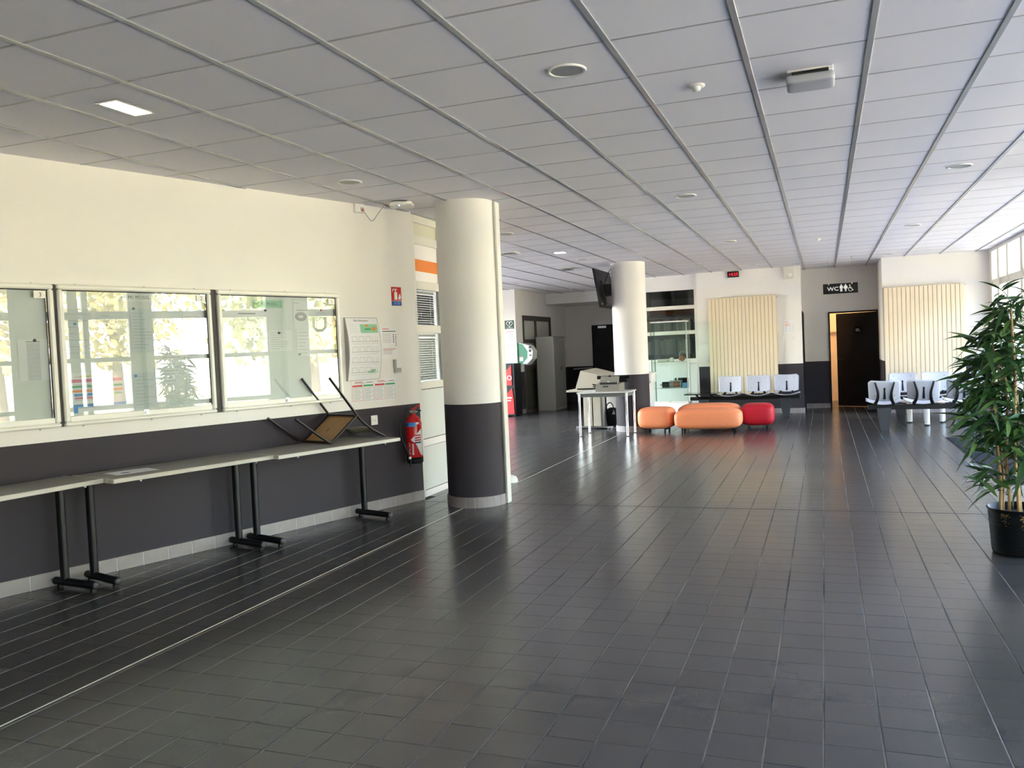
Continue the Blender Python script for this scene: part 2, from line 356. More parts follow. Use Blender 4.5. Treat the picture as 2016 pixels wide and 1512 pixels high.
# floor
floor = struct(MB().box(-9.5, 3.05, -3.3, 23.0, -0.12, -0.003).build('floor', GROUT))
GX, GY, OX, OY = 0.2018, 0.1975, -0.041, 3.397
def tile_mb(mb, x0, x1, y0, y1, zt, zb, e):
    mb.add([(x0,y0,zb),(x1,y0,zb),(x1,y1,zb),(x0,y1,zb),(x0+e,y0+e,zt),(x1-e,y0+e,zt),(x1-e,y1-e,zt),(x0+e,y1-e,zt)],
           [(4,5,6,7),(0,1,5,4),(1,2,6,5),(2,3,7,6),(3,0,4,7)])
cells = []
for i in range(-47, 15):
    for j in range(-34, 100):
        x, y = OX+(i+0.5)*GX, OY+(j+0.5)*GY
        if x > XR-0.1 or x < -9.3 or y > 22.7 or y < -3.1: continue
        if outside_left(x, y, -0.05) and y < 7.9: continue
        if y < 10.0 and x < -4.0 and y > 7.7: continue
        if MATR[0] < x+0.05 and x < MATR[1] and MATR[2] < y < MATR[3]: continue
        a = in_frame_area((x, y, 0), GX, GY)
        if a > 0 and (Vector((x, y, 0))-P0).dot(LN) < 0.1 and y < 7.9: a = 0
        cells.append((a, x, y))
cells.sort(key=lambda c: -c[0])
gx, gy = 0.0030, 0.0007
tm = MB(); tile_mb(tm, -GX/2+gx, GX/2-gx, -GY/2+gy, GY/2-gy, 0.0, -0.004, 0.0012); tme = tm.mesh('floor_tile', FLOOR)
for a, x, y in cells[:300]: obj('floor_tile', tme, floor, (x, y, 0))
far = MB()
for a, x, y in cells[300:]: tile_mb(far, x-GX/2+gx, x+GX/2-gx, y-GY/2+gy, y+GY/2-gy, 0.0, -0.004, 0.0012)
o = far.build('floor_tiling', FLOOR, floor); o['kind'] = 'stuff'
struct(MB().box(-3.305, -3.295, -3.0, 13.99, -0.003, 0.0006).build('trim_1', mat('pale_joint', (0.62, 0.58, 0.50), 0.6)), 'thin pale joint strip running along the dark tiled floor')
struct(MB().box(-3.85, XR-0.02, 7.635, 7.648, -0.003, 0.0006).build('trim_2', DARKGAP), 'dark expansion joint crossing the floor at the white column')
# ceiling
ceil = struct(MB().box(-9.5, 3.05, -3.3, 23.0, 2.985, 3.2).build('ceiling', mat('ceiling_void', (0.25, 0.25, 0.25), 0.9)))
CX0, CY0, CS = -3.3375, 2.8353, 0.6
cc = []
for i in range(-10, 11):
    for j in range(-10, 31):
        x0, x1 = CX0+i*CS, CX0+(i+1)*CS; y0, y1 = CY0+j*CS, CY0+(j+1)*CS
        x0, x1, y0, y1 = max(x0, -9.4), min(x1, XR), max(y0, -3.2), min(y1, 21.0)
        if x1-x0 < 0.05 or y1-y0 < 0.05: continue
        if outside_left((x0+x1)/2, (y0+y1)/2, -0.75) and y1 < 7.9: continue
        a = in_frame_area(((x0+x1)/2, (y0+y1)/2, CEIL), x1-x0, y1-y0); cc.append((a, x0, x1, y0, y1))
cc.sort(key=lambda c: -c[0]); cfar = MB(); shared = {}
def ctile(mb, w, h, cx=0, cy=0):
    e = 0.003; z0, z1 = CEIL, CEIL+0.02; x0, x1, y0, y1 = cx-w/2+0.012, cx+w/2-0.012, cy-h/2+0.0050, cy+h/2-0.0050
    mb.add([(x0,y0,z1),(x1,y0,z1),(x1,y1,z1),(x0,y1,z1),(x0+e,y0+e,z0),(x1-e,y0+e,z0),(x1-e,y1-e,z0),(x0+e,y1-e,z0)],
           [(7,6,5,4),(4,5,1,0),(5,6,2,1),(6,7,3,2),(7,4,0,3)])
for k, (a, x0, x1, y0, y1) in enumerate(cc):
    w, h = round(x1-x0, 4), round(y1-y0, 4)
    if k < 300:
        if (w, h) not in shared: t_ = MB(); ctile(t_, w, h); shared[w, h] = t_.mesh('ceiling_tile', CEILM)
        obj('ceiling_tile', shared[w, h], ceil, ((x0+x1)/2, (y0+y1)/2, 0))
    else: ctile(cfar, w, h, (x0+x1)/2, (y0+y1)/2)
o = cfar.build('ceiling_tiling', CEILM, ceil); o['kind'] = 'stuff'
for i in range(-9, 11):
    x = CX0+i*CS
    if x > XR-0.05: continue
    y0 = -3.2
    for y in [v*0.1 for v in range(-32, 80)]:
        if not outside_left(x, y, -0.06): y0 = y; break
    else: y0 = 7.9
    if x < -3.95: y0 = max(y0, 3.0) if x > -5.4 else 10.0
    MB().bbox(x-0.0155, x+0.0155, y0, 21.0, CEIL-0.007, CEIL+0.02, b=0.002).build('ceiling_runner', RUNNER, ceil)
for j in range(-9, 31):
    y = CY0+j*CS
    MB().box(-9.3, XR, y-0.0062, y+0.0062, CEIL-0.0015, CEIL+0.02).build('cross_tee', TEE, ceil)

def wall(name, x0, x1, y0, y1, z0=0.0, z1=2.985, mt=WALL, label=None): return struct(MB().box(x0, x1, y0, y1, z0, z1).build(name, mt), label)
# left wall (turned towards the columns)
o = struct(MB().box(-7.6, 3.953, 0, 0.16, 0, 2.985).build('wall_left', WALL, None, P0, LRZ), 'long white wall with dark grey lower band behind the noticeboards')
def skirting(name, p0, p1, out, h=0.102, th=0.012, step=0.2, off=0.0):
    p0, p1 = Vector((*p0, 0)), Vector((*p1, 0)); d = p1-p0; L = d.length; rz = math.atan2(d.y, d.x)
    side = 1 if d.cross(Vector((*out, 0))).z > 0 else -1
    root = struct(MB().box(0, L, min(0, side*th*0.75), max(0, side*th*0.75), 0, h-0.003).build(name, SJOINT, None, p0, rz))
    x = -off; base = None
    while x < L-0.02:
        a, b_ = max(x, 0), min(x+step, L)
        if b_-a > 0.03: MB().bbox(a+0.0025, b_-0.0025, min(0, side*th), max(0, side*th), 0.0, h, b=0.002).build('skirting_tile', SKIRT, root)
        x += step
    return root
skirting('baseboard_left', W(-1.0)[:2], W(3.953)[:2], LN[:2], off=0.05)
# far walls
wall('wall_back_clock', -2.46, -0.40, 17.85, 18.05, label='white wall with dark lower band carrying clock and cream radiator')
wall('wall_back_right', 1.07, XR+0.2, 17.5, 17.75, label='white wall with dark lower band beside the windows')
wall('wall_recess_left', -0.55, -0.40, 18.05, 19.0)
wall('wall_recess_right', 1.07, 1.22, 17.75, 19.0)
wall('wall_recess_back', -0.55, 0.105, 19.0, 19.15); wall('wall_recess_side', 1.075, 1.25, 19.0, 19.15); wall('wall_recess_lintel', 0.105, 1.075, 19.0, 19.15, 2.03, 2.985)
skirting('baseboard_clock', (-2.46, 17.85), (-0.40, 17.85), (0, -1)); skirting('baseboard_right', (1.07, 17.5), (XR, 17.5), (0, -1))
skirting('baseboard_recess', (-0.40, 19.0), (0.1, 19.0), (0, -1)); skirting('baseboard_recess_left', (-0.40, 17.85), (-0.40, 19.0), (1, 0))
# WC room behind the dark door, lit by its own warm lamp
wall('wall_washroom_back', -0.4, 1.6, 21.2, 21.3, mt=WARMW); wall('wall_washroom_left', -0.5, -0.4, 19.15, 21.3, mt=WARMW); wall('wall_washroom_right', 1.6, 1.7, 19.15, 21.3, mt=WARMW)
# left back corner: pier, receding wall, beam, back wall, side wall
wall('wall_pier', -9.4, -6.8, 18.65, 18.85, label='narrow white pier carrying the heart sign and notices')
wall('wall_receding', -7.0, -6.8, 18.85, 19.12); wall('wall_receding_far', -7.0, -6.8, 21.33, 22.75); wall('wall_receding_lintel', -7.0, -6.8, 19.12, 21.33, 2.36, 2.985)
wall('wall_corridor_back', -7.0, -4.0, 22.75, 22.9); wall('wall_corridor_right', -4.15, -4.0, 18.0, 22.75)
wall('wall_beam', -6.8, -4.15, 21.0, 22.75, 2.69, 2.985, PLAINW, 'white dropped beam across the corridor ceiling')
for y0, y1 in ((10.0, 11.8), (14.1, 14.5), (16.0, 18.85)): wall('wall_far_left', -9.5, -9.4, y0, y1)
wall('wall_far_left_sill', -9.5, -9.4, 10.0, 18.85, 0, 0.3); wall('wall_far_left_lintel', -9.5, -9.4, 10.0, 18.85, 2.8, 2.985)
for k, (y0, y1) in enumerate(((11.8, 14.1), (14.5, 16.0))):  # unseen windows, added to brighten the far end of the hall
    fw_ = struct(MB().bbox(-9.5, -9.4, y0, y1, 1.0, 1.06, b=0.004).build('window_%d' % (k+30), CREAMF)); MB().box(-9.46, -9.455, y0, y1, 0.3, 1.0).build('pane', WGLASS, fw_); MB().box(-9.46, -9.455, y0, y1, 1.06, 2.8).build('pane', WGLASS, fw_)
struct(MB().box(-60, -9.5, -30, 60, -0.3, -0.05).build('floor_courtyard', PATH), 'paved courtyard outside the unseen left windows added for daylight')
wall('wall_office_end', -9.4, -3.95, 9.98, 10.1)
wall('wall_behind', -8.0, XR+0.2, -3.3, -3.2); 
skirting('baseboard_pier', (-9.0, 18.65), (-6.8, 18.65), (0, -1)); skirting('baseboard_receding', (-6.8, 18.65), (-6.8, 19.1), (1, 0))
wall('wall_office_back', -9.3, -4.45, 7.2, 7.3, mt=PLAINW)
# room behind the display glazing
wall('wall_archive_back', -4.0, -0.5, 20.6, 20.7, mt=mat('archive_wall', (0.30, 0.29, 0.27), 0.8)); wall('wall_archive_right', -0.65, -0.55, 18.05, 20.6, mt=PLAINW)
# glazed partition towards the archive
z_r = [(2.64, 2.985), (2.235, 2.315), (1.70, 1.78), (1.08, 1.18), (0.0, 0.10)]
wn1 = struct(MB().box(-4.0, -2.46, 18.05, 18.12, 2.64, 2.985).build('window_1', PLAINW), 'glazed partition with pale rails behind the display case')
for z0, z1 in z_r[1:]: MB().bbox(-3.98, -2.53, 18.04, 18.11, z0, z1, b=0.004).build('rail', CREAMF, wn1)
for x0, x1 in ((-4.0, -3.93), (-2.545, -2.46)): MB().bbox(x0, x1, 18.03, 18.12, 0.0, 2.64, b=0.004).build('stile', CREAMF, wn1)
for z0, z1 in ((2.315, 2.64), (1.78, 2.235), (1.18, 1.70)): MB().box(-3.93, -2.545, 18.075, 18.08, z0, z1).build('pane', PGLASS, wn1)
MB().box(-3.93, -2.545, 18.07, 18.09, 0.10, 1.08).build('lower_panel', PANELG, wn1)
# window wall on the right: piers, transoms, panes
posts = [(-3.2, -2.9), (-1.5, -1.15), (0.3, 0.65), (2.1, 2.45), (4.36, 4.86), (5.15, 5.29), (5.35, 5.43), (6.0, 6.35), (8.2, 8.93), (10.7, 10.82), (12.6, 12.72), (14.78, 14.92), (15.86, 15.96), (16.62, 16.75), (17.28, 17.5)]
wr = struct(MB().box(XR, XR+0.2, -3.2, 17.5, 2.90, 2.985).build('wall_right', PLAINW), 'long glazed window wall on the right side of the hall')
for y0, y1 in posts: MB().bbox(XR, XR+0.2, y0, y1, 0, 2.90, b=0.006).build('pier', CREAMF, wr)
for k in range(len(posts)-1):
    y0, y1 = posts[k][1], posts[k+1][0]
    wd = struct(MB().bbox(XR+0.02, XR+0.14, y0, y1, 2.28, 2.40, b=0.004).build('window_%d' % (k+2), CREAMF))
    for z0, z1 in ((1.61, 1.68), (0.0, 0.09)) + (((0.86, 0.93),) if not 8.9 < y0 < 14 else ()): MB().bbox(XR+0.03, XR+0.13, y0, y1, z0, z1, b=0.004).build('transom', CREAMF, wd)
    for z0, z1 in ((2.40, 2.90), (1.68, 2.28), (0.93, 1.61), (0.09, 0.86)): MB().box(XR+0.078, XR+0.082, y0, y1, z0, z1).build('pane', WGLASS, wd)
# columns
def column(c, r, label):
    root = MB().lathe([(r, 0), (r, 2.985)], n=72).build('column', WALL, None, (c[0], c[1], 0)); tag(root, label, 'column')
    n = 20
    for k in range(n):
        a0, a1 = 2*math.pi*k/n+0.008, 2*math.pi*(k+1)/n-0.008; mb = MB(); ps = [a0+(a1-a0)*i/3 for i in range(4)]
        mb.prism_xy([((r-0.002)*math.cos(a), (r-0.002)*math.sin(a)) for a in ps] + [((r+0.012)*math.cos(a), (r+0.012)*math.sin(a)) for a in ps[::-1]], 0, 0.102)
        mb.build('plinth_tile', SKIRT, root, fix=True)
    MB().lathe([(r+0.009, 0), (r+0.009, 0.099), (r, 0.099)], n=72).build('plinth_joint', SJOINT, root)
    return root
column((-3.27, 7.64), 0.287, 'thick round white column with dark lower half beside the noticeboard wall')
column((-3.2, 14.66), 0.30, 'distant round white column carrying the television')
tr = struct(MB().bbox(-3.02, -2.990, 7.66, 7.76, 0, 2.95, b=0.003).build('trim_3', BOARDF), 'pale vertical joint cover strip on the side of the near column')
MB().bbox(-2.990, -2.972, 7.67, 7.75, 0, 2.95, b=0.003).build('cover_strip', CREAMF, tr); MB().bbox(-2.972, -2.952, 7.66, 7.76, 0, 2.95, b=0.003).build('cover_strip', BOARDF, tr)
# left glazed office partition (frame: x along the partition away from the camera)
pt = struct(MB().bbox(0, 0.07, 0, 0.06, 0, 2.96, b=0.004).build('wall_partition', CREAMF, None, (-3.95, 7.80, 0), math.pi/2), 'office partition of cream frames, panes and banner left of the column')
for x0, x1 in ((0.65, 0.72), (1.30, 1.37), (2.10, 2.18)): MB().bbox(x0, x1, 0, 0.06, 0, 2.96, b=0.004).build('stile', CREAMF, pt)
for z0, z1 in ((2.877, 2.96), (2.655, 2.745), (2.181, 2.27), (1.722, 1.807), (1.134, 1.21), (0.53, 0.605), (0.0, 0.07)):
    MB().bbox(0.07, 2.10, 0.004, 0.056, z0, z1, b=0.004).build('rail', CREAMF if z0 > 1.0 else WPANEL, pt)
units = ((0.07, 0.65), (0.72, 1.30), (1.37, 2.10))
for x0, x1 in units:
    box('cream_panel', CREAMP, pt, x0, x1, 0.028, 0.034, 2.745, 2.877)
    box('banner', WPANEL, pt, x0, x1, 0.026, 0.034, 2.27, 2.655); box('orange_stripe', ORANGEP, pt, x0, x1, 0.0235, 0.0258, 2.375, 2.50)
    for z0, z1 in ((1.807, 2.181), (1.21, 1.722)): box('pane', PGLASS, pt, x0, x1, 0.028, 0.032, z0, z1); 
    for z0, z1 in ((0.61, 1.13), (0.075, 0.527)): box('panel', PANELG, pt, x0, x1, 0.015, 0.04, z0, z1)
    for z in (1.13, 0.608, 0.528, 0.072): box('shadow_joint', DARKGAP, pt, x0, x1, 0.014, 0.03, z-0.003, z+0.003)
def blind(z0, z1, mt, label):
    r = thing('venetian_blind', label, 'blind', (-3.99-0.045, 7.80, z0), math.pi/2)
    mb = MB(); n = int((z1-z0-0.04)/0.025)
    for k in range(n): z = 0.01+k*0.025; mb.add([(0.073, 0, z), (0.648, 0, z), (0.648, 0.010, z+0.022), (0.073, 0.010, z+0.022)], [(0, 1, 2, 3)])
    o = mb.build('slats', mt, r); o['kind'] = 'stuff'
    box('head_rail', CREAMF, r, 0.08, 0.64, -0.005, 0.022, z1-z0-0.03, z1-z0-0.004)
    for x in (0.15, 0.55): MB().cyl((x, -0.004, 0.0), (x, -0.004, z1-z0-0.03), 0.0022, n=6).build('ladder_cord', WHITEP, r)
blind(1.807, 2.181, BLIND, 'dark grey venetian blind in upper office window left of column')
blind(1.215, 1.722, BLIND_LIT, 'venetian blind painted paler as if lit in lower office window left of column')
# doors
d1 = struct(MB().box(0.105, 0.135, 18.96, 19.15, 0, 2.03).build('door_1', DOORD), 'black washroom door standing ajar')
for a in ((1.045, 1.075, 18.96, 19.15, 0, 2.03), (0.135, 1.045, 18.96, 19.15, 2.0, 2.03)): MB().box(*a).build('frame', DOORD, d1)
ang = math.radians(30.0)
lf = MB().bbox(-0.905, 0, 0, 0.04, 0.008, 1.995, b=0.003).build('leaf', DOORD, d1, (1.045, 19.02, 0), -ang)
hd = MB().cyl((-0.855, -0.004, 1.02), (-0.855, -0.05, 1.02), 0.025, 0.02, n=14); hd.tube([(-0.855, -0.05, 1.02), (-0.72, -0.05, 1.015)], 0.01, 8); hd.build('handle', BLACK, lf)
MB().cyl((-0.855, 0.0, 0.94), (-0.855, -0.012, 0.94), 0.025, n=14).build('lock_rosette', BLACK, lf)
d2 = struct(MB().bbox(-6.02, -5.05, 22.70, 22.75, 2.13, 2.26, b=0.004).build('door_2', PLAINW), 'dark door at the end of the corridor with pale top box')
MB().bbox(-5.98, -5.10, 22.69, 22.74, 0.005, 2.13, b=0.003).build('leaf', DOORD, d2); MB().box(-5.85, -5.62, 22.66, 22.69, 2.04, 2.10).build('door_closer', STEEL, d2)
MB().box(-5.42, -5.30, 22.682, 22.688, 1.62, 1.78).build('notice', PAPERG, d2); MB().box(-6.03, -5.98, 22.68, 22.75, 0, 2.13).build('jamb', BLACK, d2)
d3 = struct(MB().bbox(-6.86, -6.78, 19.12, 21.33, 2.24, 2.36, b=0.004).build('door_3', BROWNF), 'brown framed glass doors partly behind the grey cabinet')
for y0, y1 in ((19.12, 19.20), (20.05, 20.14), (21.24, 21.33)): MB().bbox(-6.86, -6.78, y0, y1, 0, 2.24, b=0.004).build('stile', BROWNF, d3)
for z0, z1 in ((1.69, 1.78), (1.04, 1.15), (0.0, 0.06)): MB().bbox(-6.86, -6.78, 19.2, 21.24, z0, z1, b=0.004).build('rail', BROWNF, d3)
FROST = mat('frosted_pane', (0.50, 0.51, 0.46), 0.3); DARKP = mat('dark_pane', (0.07, 0.07, 0.06), 0.15)
for y0, y1 in ((19.2, 20.05), (20.14, 21.24)):
    for z0, z1, q in ((1.78, 2.24, FROST), (1.15, 1.69, FROST), (0.06, 1.04, DARKP)): MB().box(-6.83, -6.82, y0, y1, z0, z1).build('pane', q, d3)
d4 = struct(MB().box(-0.41, -0.385, 17.98, 18.82, 0, 2.05).build('door_4', DOORD), 'dark door edge on the side wall of the washroom recess')
MB().box(-0.385, -0.375, 18.0, 18.8, 0.01, 2.02).build('leaf', DOORD, d4)
# outside: eaves, lawn, path
ea = struct(MB().box(XR+0.2, 4.2, -3.3, 18.5, 2.90, 3.0).build('ceiling_eaves', CREAMF), 'slatted soffit outside above the windows')
for k in range(11): MB().bbox(XR+0.22+k*0.1, XR+0.30+k*0.1, -3.3, 18.5, 2.885, 2.90, b=0.003).build('soffit_slat', CREAMF, ea)
struct(MB().box(3.05, 90, -70, 90, -0.3, -0.05).build('floor_lawn', GRASS), 'sunlit lawn outside the windows'); struct(MB().box(3.05, 9.5, -40, 60, -0.05, -0.01).build('floor_terrace', PATH), 'pale terrace paving outside the windows')

# ================================================================== THINGS ON THE LEFT WALL
def wthing(name, label, cat, s, o=0.0, z=0.0, group=None): return thing(name, label, cat, W(s, o, z), LRZ, group)
def board(s0, s1, num, label, jn=0):
    w = s1-s0; z0, h = 1.098, 0.996
    r = wthing('notice_board', label, 'notice board', s0, 0, z0, 'glazed noticeboards on the left wall')
    box('backing', BOARDB, r, 0.02, w-0.02, -0.014, -0.002, 0.03, h-0.02)
    f = 0.038
    for nm, a in (('frame_bar', (0, w, 0.0, 0.030)), ('frame_bar', (0, w, h-f, h)), ('frame_bar', (0, f, 0.030, h-f)), ('frame_bar', (w-f, w, 0.030, h-f))):
        MB().bbox(a[0], a[1], -0.058, 0, a[2], a[3], b=0.010).build(nm, BOARDF, r)
    box('sill_rail', BOARDF, r, f, w-f, -0.046, -0.003, 0.030, 0.070, b=0.004)
    box('gasket', DARKGAP, r, w-f-0.008, w-f, -0.045, -0.012, 0.07, h-f); box('gasket', DARKGAP, r, f, w-f, -0.045, -0.012, h-f-0.006, h-f)
    mid = w*0.50
    box('glass_pane', BGLASS, r, f, mid+0.03, -0.036, -0.033, 0.07, h-f-0.006); box('glass_pane', BGLASS, r, mid-0.01, w-f-0.008, -0.044, -0.041, 0.07, h-f-0.006)
    lk = MB().cyl((mid+0.0, -0.046, 0.052), (mid+0.0, -0.064, 0.052), 0.013, n=14); lk.box(mid-0.02, mid+0.02, -0.050, -0.045, 0.038, 0.074); lk.build('lock', STEEL, r)
    pl = box('number_plate', BOARDF, r, w-f-0.088, w-f-0.014, -0.049, -0.0445, h-f-0.062, h-f-0.012); text(num, 0.042, INK, pl, w-f-0.058, -0.0495, h-f-0.052, 'numeral')
    for x in (0.12*w, 0.55*w, 0.9*w):
        for zz in (-0.006, h+0.004): MB().cyl((x, -0.004, zz), (x, -0.008, zz), 0.006, n=8).build('screw', GREYF, r)
    if jn: box('gap_shade_strip', mat('gap_shade_brown', (0.05, 0.045, 0.04), 0.6) if 'gap_shade_brown' not in MATS else MATS['gap_shade_brown'], r, w+0.001, w+jn-0.001, -0.030, 0, 0.0, h)  # dark filler: shade of the gap between boards put into colour
    return r
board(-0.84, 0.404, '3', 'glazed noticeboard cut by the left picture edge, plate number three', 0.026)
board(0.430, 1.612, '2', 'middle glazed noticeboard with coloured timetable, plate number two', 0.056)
board(1.668, 2.922, '1', 'glazed noticeboard nearest the column, plate number one')
# dark strips stand in for the shadow between the boards; sheets pinned inside
def bars(mb, rects, y):
    for x0, x1, z0, z1 in rects: mb.add([(x0, y, z0), (x1, y, z0), (x1, y, z1), (x0, y, z1)], [(0, 1, 2, 3)])
    return mb
def lines(x0, x1, ztop, zbot, n, th=0.003, seed=0):
    rr = random.Random(seed); out = []
    for k in range(n):
        z = ztop-(ztop-zbot)*k/max(1, n-1); L = (x1-x0)*rr.uniform(0.35, 1.0); out.append((x0, x0+L, z-th, z))
    return out
def sheet(name, label, s0, s1, z0, z1, off=0.0165, mt=PAPER, nl=8, seed=0, marks=(), magnets=(), cat='notice', group='sheets pinned inside the noticeboards'):
    w, h = s1-s0, z1-z0
    o = MB().box(0, w, -0.0012, 0, 0, h).build(name, mt, None, W(s0, off, z0), LRZ); tag(o, label, cat, group)
    if nl: bars(MB(), lines(0.08*w, 0.92*w, h*0.9, h*0.12, nl, 0.0028, seed), -0.0018).build('printed_text', INKG, o)
    for m_, rects in marks: bars(MB(), [(a*w, b_*w, c*h, d*h) for a, b_, c, d in rects], -0.0022).build('printed_mark', m_, o)
    for m_, x, z in magnets: MB().cyl((x*w, -0.001, z*h), (x*w, -0.009, z*h), 0.010, n=12).build('magnet', m_, o)
    return o
sheet('notice_sheet', 'list sheet with a narrow printed table in the leftmost noticeboard', 0.165, 0.366, 1.43, 1.715, nl=0, seed=1, marks=[(INKG, [(0.28, 0.70, 0.02+k*0.036, 0.034+k*0.036) for k in range(25)]), (INK, [(0.26, 0.72, 0.93, 0.945)])], magnets=[(BLACKP, 0.55, 0.97)])
G = PAPERG
sheet('notice_sheet', 'grey text sheet at upper left of the middle noticeboard', 0.475, 0.672, 1.57, 1.925, mt=G, seed=2, nl=7, magnets=[(LBLUE, 0.38, 0.70)])
sheet('notice_sheet', 'grey text sheet second from left in the middle noticeboard', 0.70, 0.90, 1.57, 1.912, mt=G, seed=3, nl=7, magnets=[(BLUEP, 0.42, 0.72)])
sheet('notice_sheet', 'tall grey sheet at centre of the middle noticeboard', 0.956, 1.15, 1.60, 1.932, mt=G, seed=4, nl=12, magnets=[(INKG, 0.14, 1.0)])
sheet('notice_sheet', 'text sheet with green magnet right of centre in the middle noticeboard', 1.172, 1.36, 1.30, 1.735, seed=5, nl=14, magnets=[(GREENP, 0.55, 0.95)])
sheet('notice_sheet', 'tall closely printed sheet at right edge of the middle noticeboard', 1.378, 1.545, 1.25, 1.945, seed=6, nl=26, magnets=[(YELLOWP, 0.1, 1.0), (BLACKP, 0.7, 0.62)])
ttm = [(YELLOWP, [(0.17, 0.40, 0.90, 0.93), (0.5, 0.75, 0.93, 0.955)]), (PINKP, [(0.02, 0.9, 0.76, 0.84), (0.08, 0.44, 0.34, 0.39)]), (GREENP, [(0.02, 0.90, 0.63, 0.68)]), (ORANGEP, [(0.02, 0.90, 0.52, 0.57)]), (LBLUE, [(0.07, 0.44, 0.42, 0.48), (0.05, 0.95, 0.14, 0.21), (0.05, 0.12, 0.0, 0.14)]), (PGREEN, [(0.5, 0.9, 0.42, 0.46)])]
sheet('timetable_sheet', 'wide timetable with coloured bars in the middle noticeboard', 0.485, 0.905, 1.185, 1.47, seed=7, nl=9, marks=ttm, cat='timetable')
sheet('notice_sheet', 'pale sheet with blue magnet under the centre of the middle noticeboard', 0.945, 1.14, 1.18, 1.45, mt=G, seed=8, nl=9, magnets=[(LBLUE, 0.12, 0.92)])
hs = sheet('heading_strip', 'heading strip reading M1 MOSIG at top of the middle noticeboard', 0.90, 1.15, 1.985, 2.05, nl=0, cat='heading strip'); text('M1 MOSIG', 0.036, INK, hs, 0.045, -0.002, 0.02)
hs = sheet('heading_strip', 'green heading strip reading M2 MOSIG in the board nearest the column', 2.02, 2.32, 1.955, 2.02, mt=PGREEN, nl=0, cat='heading strip'); text('M2 MOSIG', 0.036, INK, hs, 0.075, -0.002, 0.02)
sheet('notice_sheet', 'large pale sheet at upper left of the board nearest the column', 1.725, 2.145, 1.52, 1.94, seed=9, nl=0, marks=[(INKG, [(0.35, 0.75, 0.90, 0.925), (0.15, 0.8, 0.78, 0.785), (0.4, 0.8, 0.60, 0.625)])], magnets=[(BLACKP, 0.03, 0.98), (BLACKP, 0.98, 0.98), (INKG, 0.05, 0.64)])
sheet('notice_sheet', 'text sheet across the pane joint of the board nearest the column', 2.155, 2.40, 1.58, 1.76, seed=10, nl=8, magnets=[(BLACKP, 0.45, 0.88)])
dr = sheet('notice_sheet', 'sheet with oval line drawing in the board nearest the column', 2.43, 2.60, 1.77, 2.02, seed=11, nl=0, marks=[(INK, [(0.0, 0.35, 0.92, 0.93), (0.2, 0.95, 0.66, 0.675)])])
mb = MB()
for k in range(3): mb.tube([(0.075+0.058*math.cos(t*math.pi/12)*(1-0.2*k), -0.003, 0.11+0.036*math.sin(t*math.pi/12)*(1-0.25*k)) for t in range(25)], 0.0022, 5)
mb.build('oval_drawing', INK, dr)
sheet('notice_sheet', 'text sheet with a small green block in the board nearest the column', 2.45, 2.66, 1.53, 1.765, seed=12, nl=7, marks=[(GREENP, [(0.03, 0.17, 0.03, 0.10)])])
sheet('notice_sheet', 'grey sheet at right of the board nearest the column', 2.675, 2.865, 1.62, 1.95, mt=G, seed=13, nl=7, magnets=[(REDP, 0.3, 0.97)])
# curved evacuation plan holder
r = wthing('evacuation_plan', 'curved grey framed evacuation plan beside the noticeboard', 'wall plan', 3.005, 0, 1.277)
w, h, n = 0.405, 0.598, 16
prof = [(-0.012-0.045*math.sin(math.pi*k/n), h*k/n) for k in range(n+1)]
MB().prism_yz([(0, 0)]+prof+[(0, h)], 0, w).build('holder', GREYF, r, fix=True)
mb = MB(); mb.add([p for k in range(n+1) for p in ((0.007, prof[k][0]-0.002, h*k/n*0.985+0.004), (w-0.007, prof[k][0]-0.002, h*k/n*0.985+0.004))], [(2*k, 2*k+1, 2*k+3, 2*k+2) for k in range(n)], True); mb.build('plan_sheet', PAPER, r)
def on_curve(x0, x1, z0, z1, mb):
    a = []
    for k in range(5):
        z = z0+(z1-z0)*k/4; y = -0.012-0.045*math.sin(math.pi*z/h)-0.0035; a += [(x0, y, z), (x1, y, z)]
    mb.add(a, [(2*k, 2*k+1, 2*k+3, 2*k+2) for k in range(4)])
mb = MB(); on_curve(0.165, 0.385, 0.45, 0.535, mb); mb.build('site_map', PGREEN, r)
mb = MB(); on_curve(0.31, 0.36, 0.475, 0.505, mb); on_curve(0.235, 0.265, 0.51, 0.53, mb); mb.build('map_block', ORANGEP, r)
mb = MB(); on_curve(0.22, 0.30, 0.478, 0.495, mb); mb.build('map_label', GREENP, r)
mb = MB()
for zz in (0.36, 0.26, 0.16, 0.065):
    for x in (0.045, 0.13, 0.215): 
        for a in ((x, x+0.06, zz+0.055, zz+0.0575), (x, x+0.0025, zz+0.01, zz+0.055), (x+0.058, x+0.0605, zz+0.01, zz+0.055)): on_curve(*a, mb)
    on_curve(0.03, 0.38, zz+0.008, zz+0.0115, mb); on_curve(0.03, 0.36, zz-0.012, zz-0.0105, mb)
    for x in (0.30, 0.335, 0.36): on_curve(x, x+0.002, zz-0.012, zz+0.06, mb)
for k in range(5): on_curve(0.03, 0.15-0.012*(k % 3), 0.53-k*0.018, 0.5315-k*0.018, mb)
mb.build('floor_plan_lines', INKG, r)
mb = MB(); on_curve(0.24, 0.33, 0.066, 0.085, mb); on_curve(0.28, 0.34, 0.085, 0.10, mb); mb.build('plan_zone', PGREEN, r)
text("Plan d'évacuation", 0.026, INK, r, 0.10, -0.0245, 0.560)
